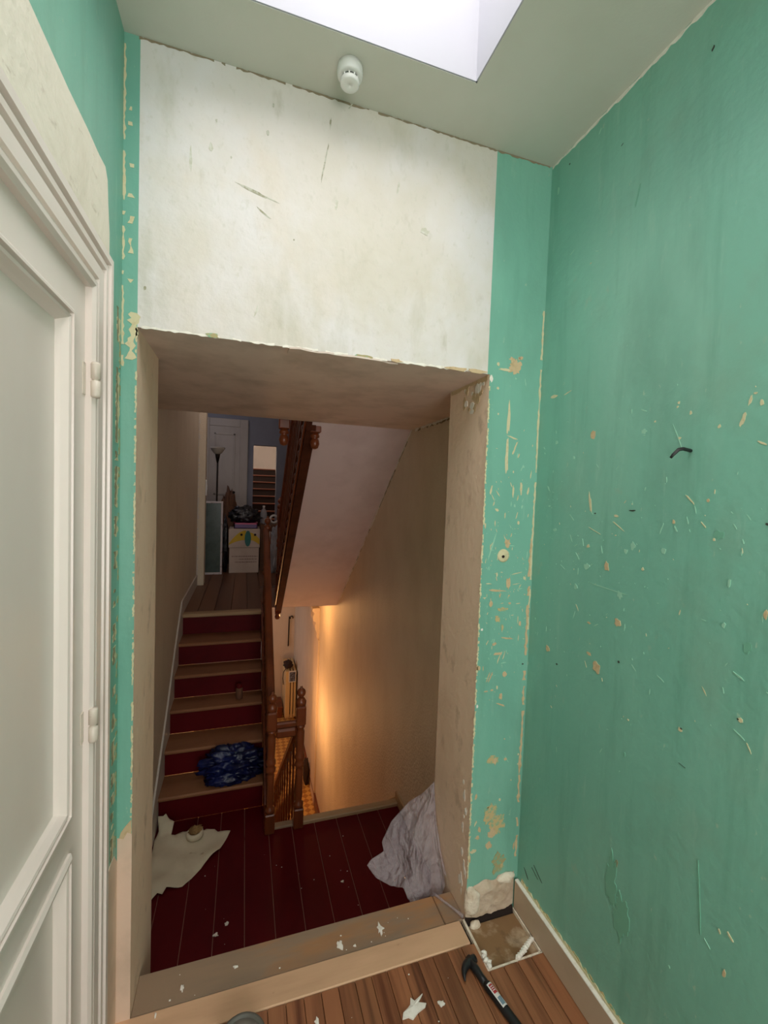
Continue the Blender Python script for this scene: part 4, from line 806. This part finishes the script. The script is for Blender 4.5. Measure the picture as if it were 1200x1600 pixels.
struct(MB().bbox((SR - .022, 6.15, BZ), (SR + .005, 6.55, -.55), .004), 'trim_5', 'lowwall')
m = MB(); m.prism([(SR, -.10), (SR - .10, -.10), (SR - .105, -.14), (SR - .075, -.17), (SR - .095, -.22), (SR - .09, -.28), (SR - .05, -.31), (SR - .06, -.36), (SR - .052, -.42), (SR - .03, -.47), (SR - .035, -.52), (SR - .015, -.58), (SR, -.58)], 6.22, 6.48, 'y')
cb = tag(m.build('plaster_corbel', 'lowwall'), 'pale moulded plaster corbel on the stairwell wall below the soffit', 'corbel')
struct(MB().bbox((SR - .02, 5.3, BZ), (SR + .005, 9.35, BZ + .16), .004).bbox((SR - .026, 5.3, BZ + .15), (SR + .005, 9.35, BZ + .175), .004), 'baseboard_lower', 'darkwood')
t = thing('walking_stick', 'dark hooked walking stick hanging on the far lower hall wall', 'stick', (.945, 9.33, -1.4))
MB().tube([(.948, 9.335, -1.74), (.955, 9.335, -1.16), (.958, 9.335, -1.10)], .012, 8).build('shaft', 'brass', t)
MB().tube([(.975, 9.335, -1.15)] + [(1.005 + .03 * math.cos(a), 9.335, -1.125 + .035 * math.sin(a)) for a in [3.1, 2.4, 1.6, .8, 0, -.6]], .012, 8).build('hook', 'brass', t)
t = thing('radiator', 'cream panel radiator seen end on at the foot of the far wall', 'radiator', (.94, 8.9, BZ))
for a, b in ((.835, .925), (.942, .985), (1.0, 1.045)): MB().bbox((a, 8.55, BZ + .10), (b, 9.28, -1.98), .008).build('panel', 'radiator', t)
MB().box((.86, 8.62, BZ + .12), (1.03, 9.2, -2.02)).build('core', 'gapdark', t)
for y in (8.7, 9.1): MB().bbox((.86, y, BZ), (1.03, y + .04, BZ + .12), .004).build('foot', 'radiator', t)
MB().tube([(1.05, 8.60, -2.0), (1.052, 8.53, -2.1), (1.052, 8.50, BZ + .1), (1.052, 8.50, BZ)], .012, 8).build('pipe', 'brass', t)
tag(lump((.90, 8.75, -1.90), (.085, .10, .07), 5, .4, 2.2, 3, floor=-1.979).build('cap', 'cloth'), 'dark brown cap lying on the radiator top downstairs', 'cap')
t = thing('photo_frame', 'white framed small photo propped against the radiator end', 'picture', (.97, 8.535, -2.1))
MB().bbox((.895, 8.535, -2.19), (1.035, 8.549, -1.965), .002).build('frame', 'label_white', t)
MB().bbox((.910, 8.533, -2.17), (1.020, 8.536, -1.985), .001).build('photo', 'terrapic', t)
tag(MB().tube([(.845, 8.66, -1.95), (.80, 8.62, -2.0), (.785, 8.60, -2.12), (.80, 8.59, -2.24)], .008, 8).build('dangling_strap', 'cloth'), 'thin dark strap dangling from the radiator top', 'strap')
t = thing('low_chest', 'low dark brown chest on the patterned floor of the lower hall', 'chest', (.6, 8.95, BZ))
MB().bbox((.40, 8.75, BZ), (.80, 9.2, -2.80), .006).build('body', 'darkwood', t); MB().bbox((.385, 8.735, -2.80), (.815, 9.21, -2.775), .006).build('top', 'darkwood', t)
tag(lump((1.000, 6.65, -2.80), (.042, .10, .20), 15, .25, 2, 3, (2, 2, 1), floor=BZ).build('dark_bundle', 'cloth'), 'dark narrow bundle standing against the stairwell wall downstairs', 'bundle')
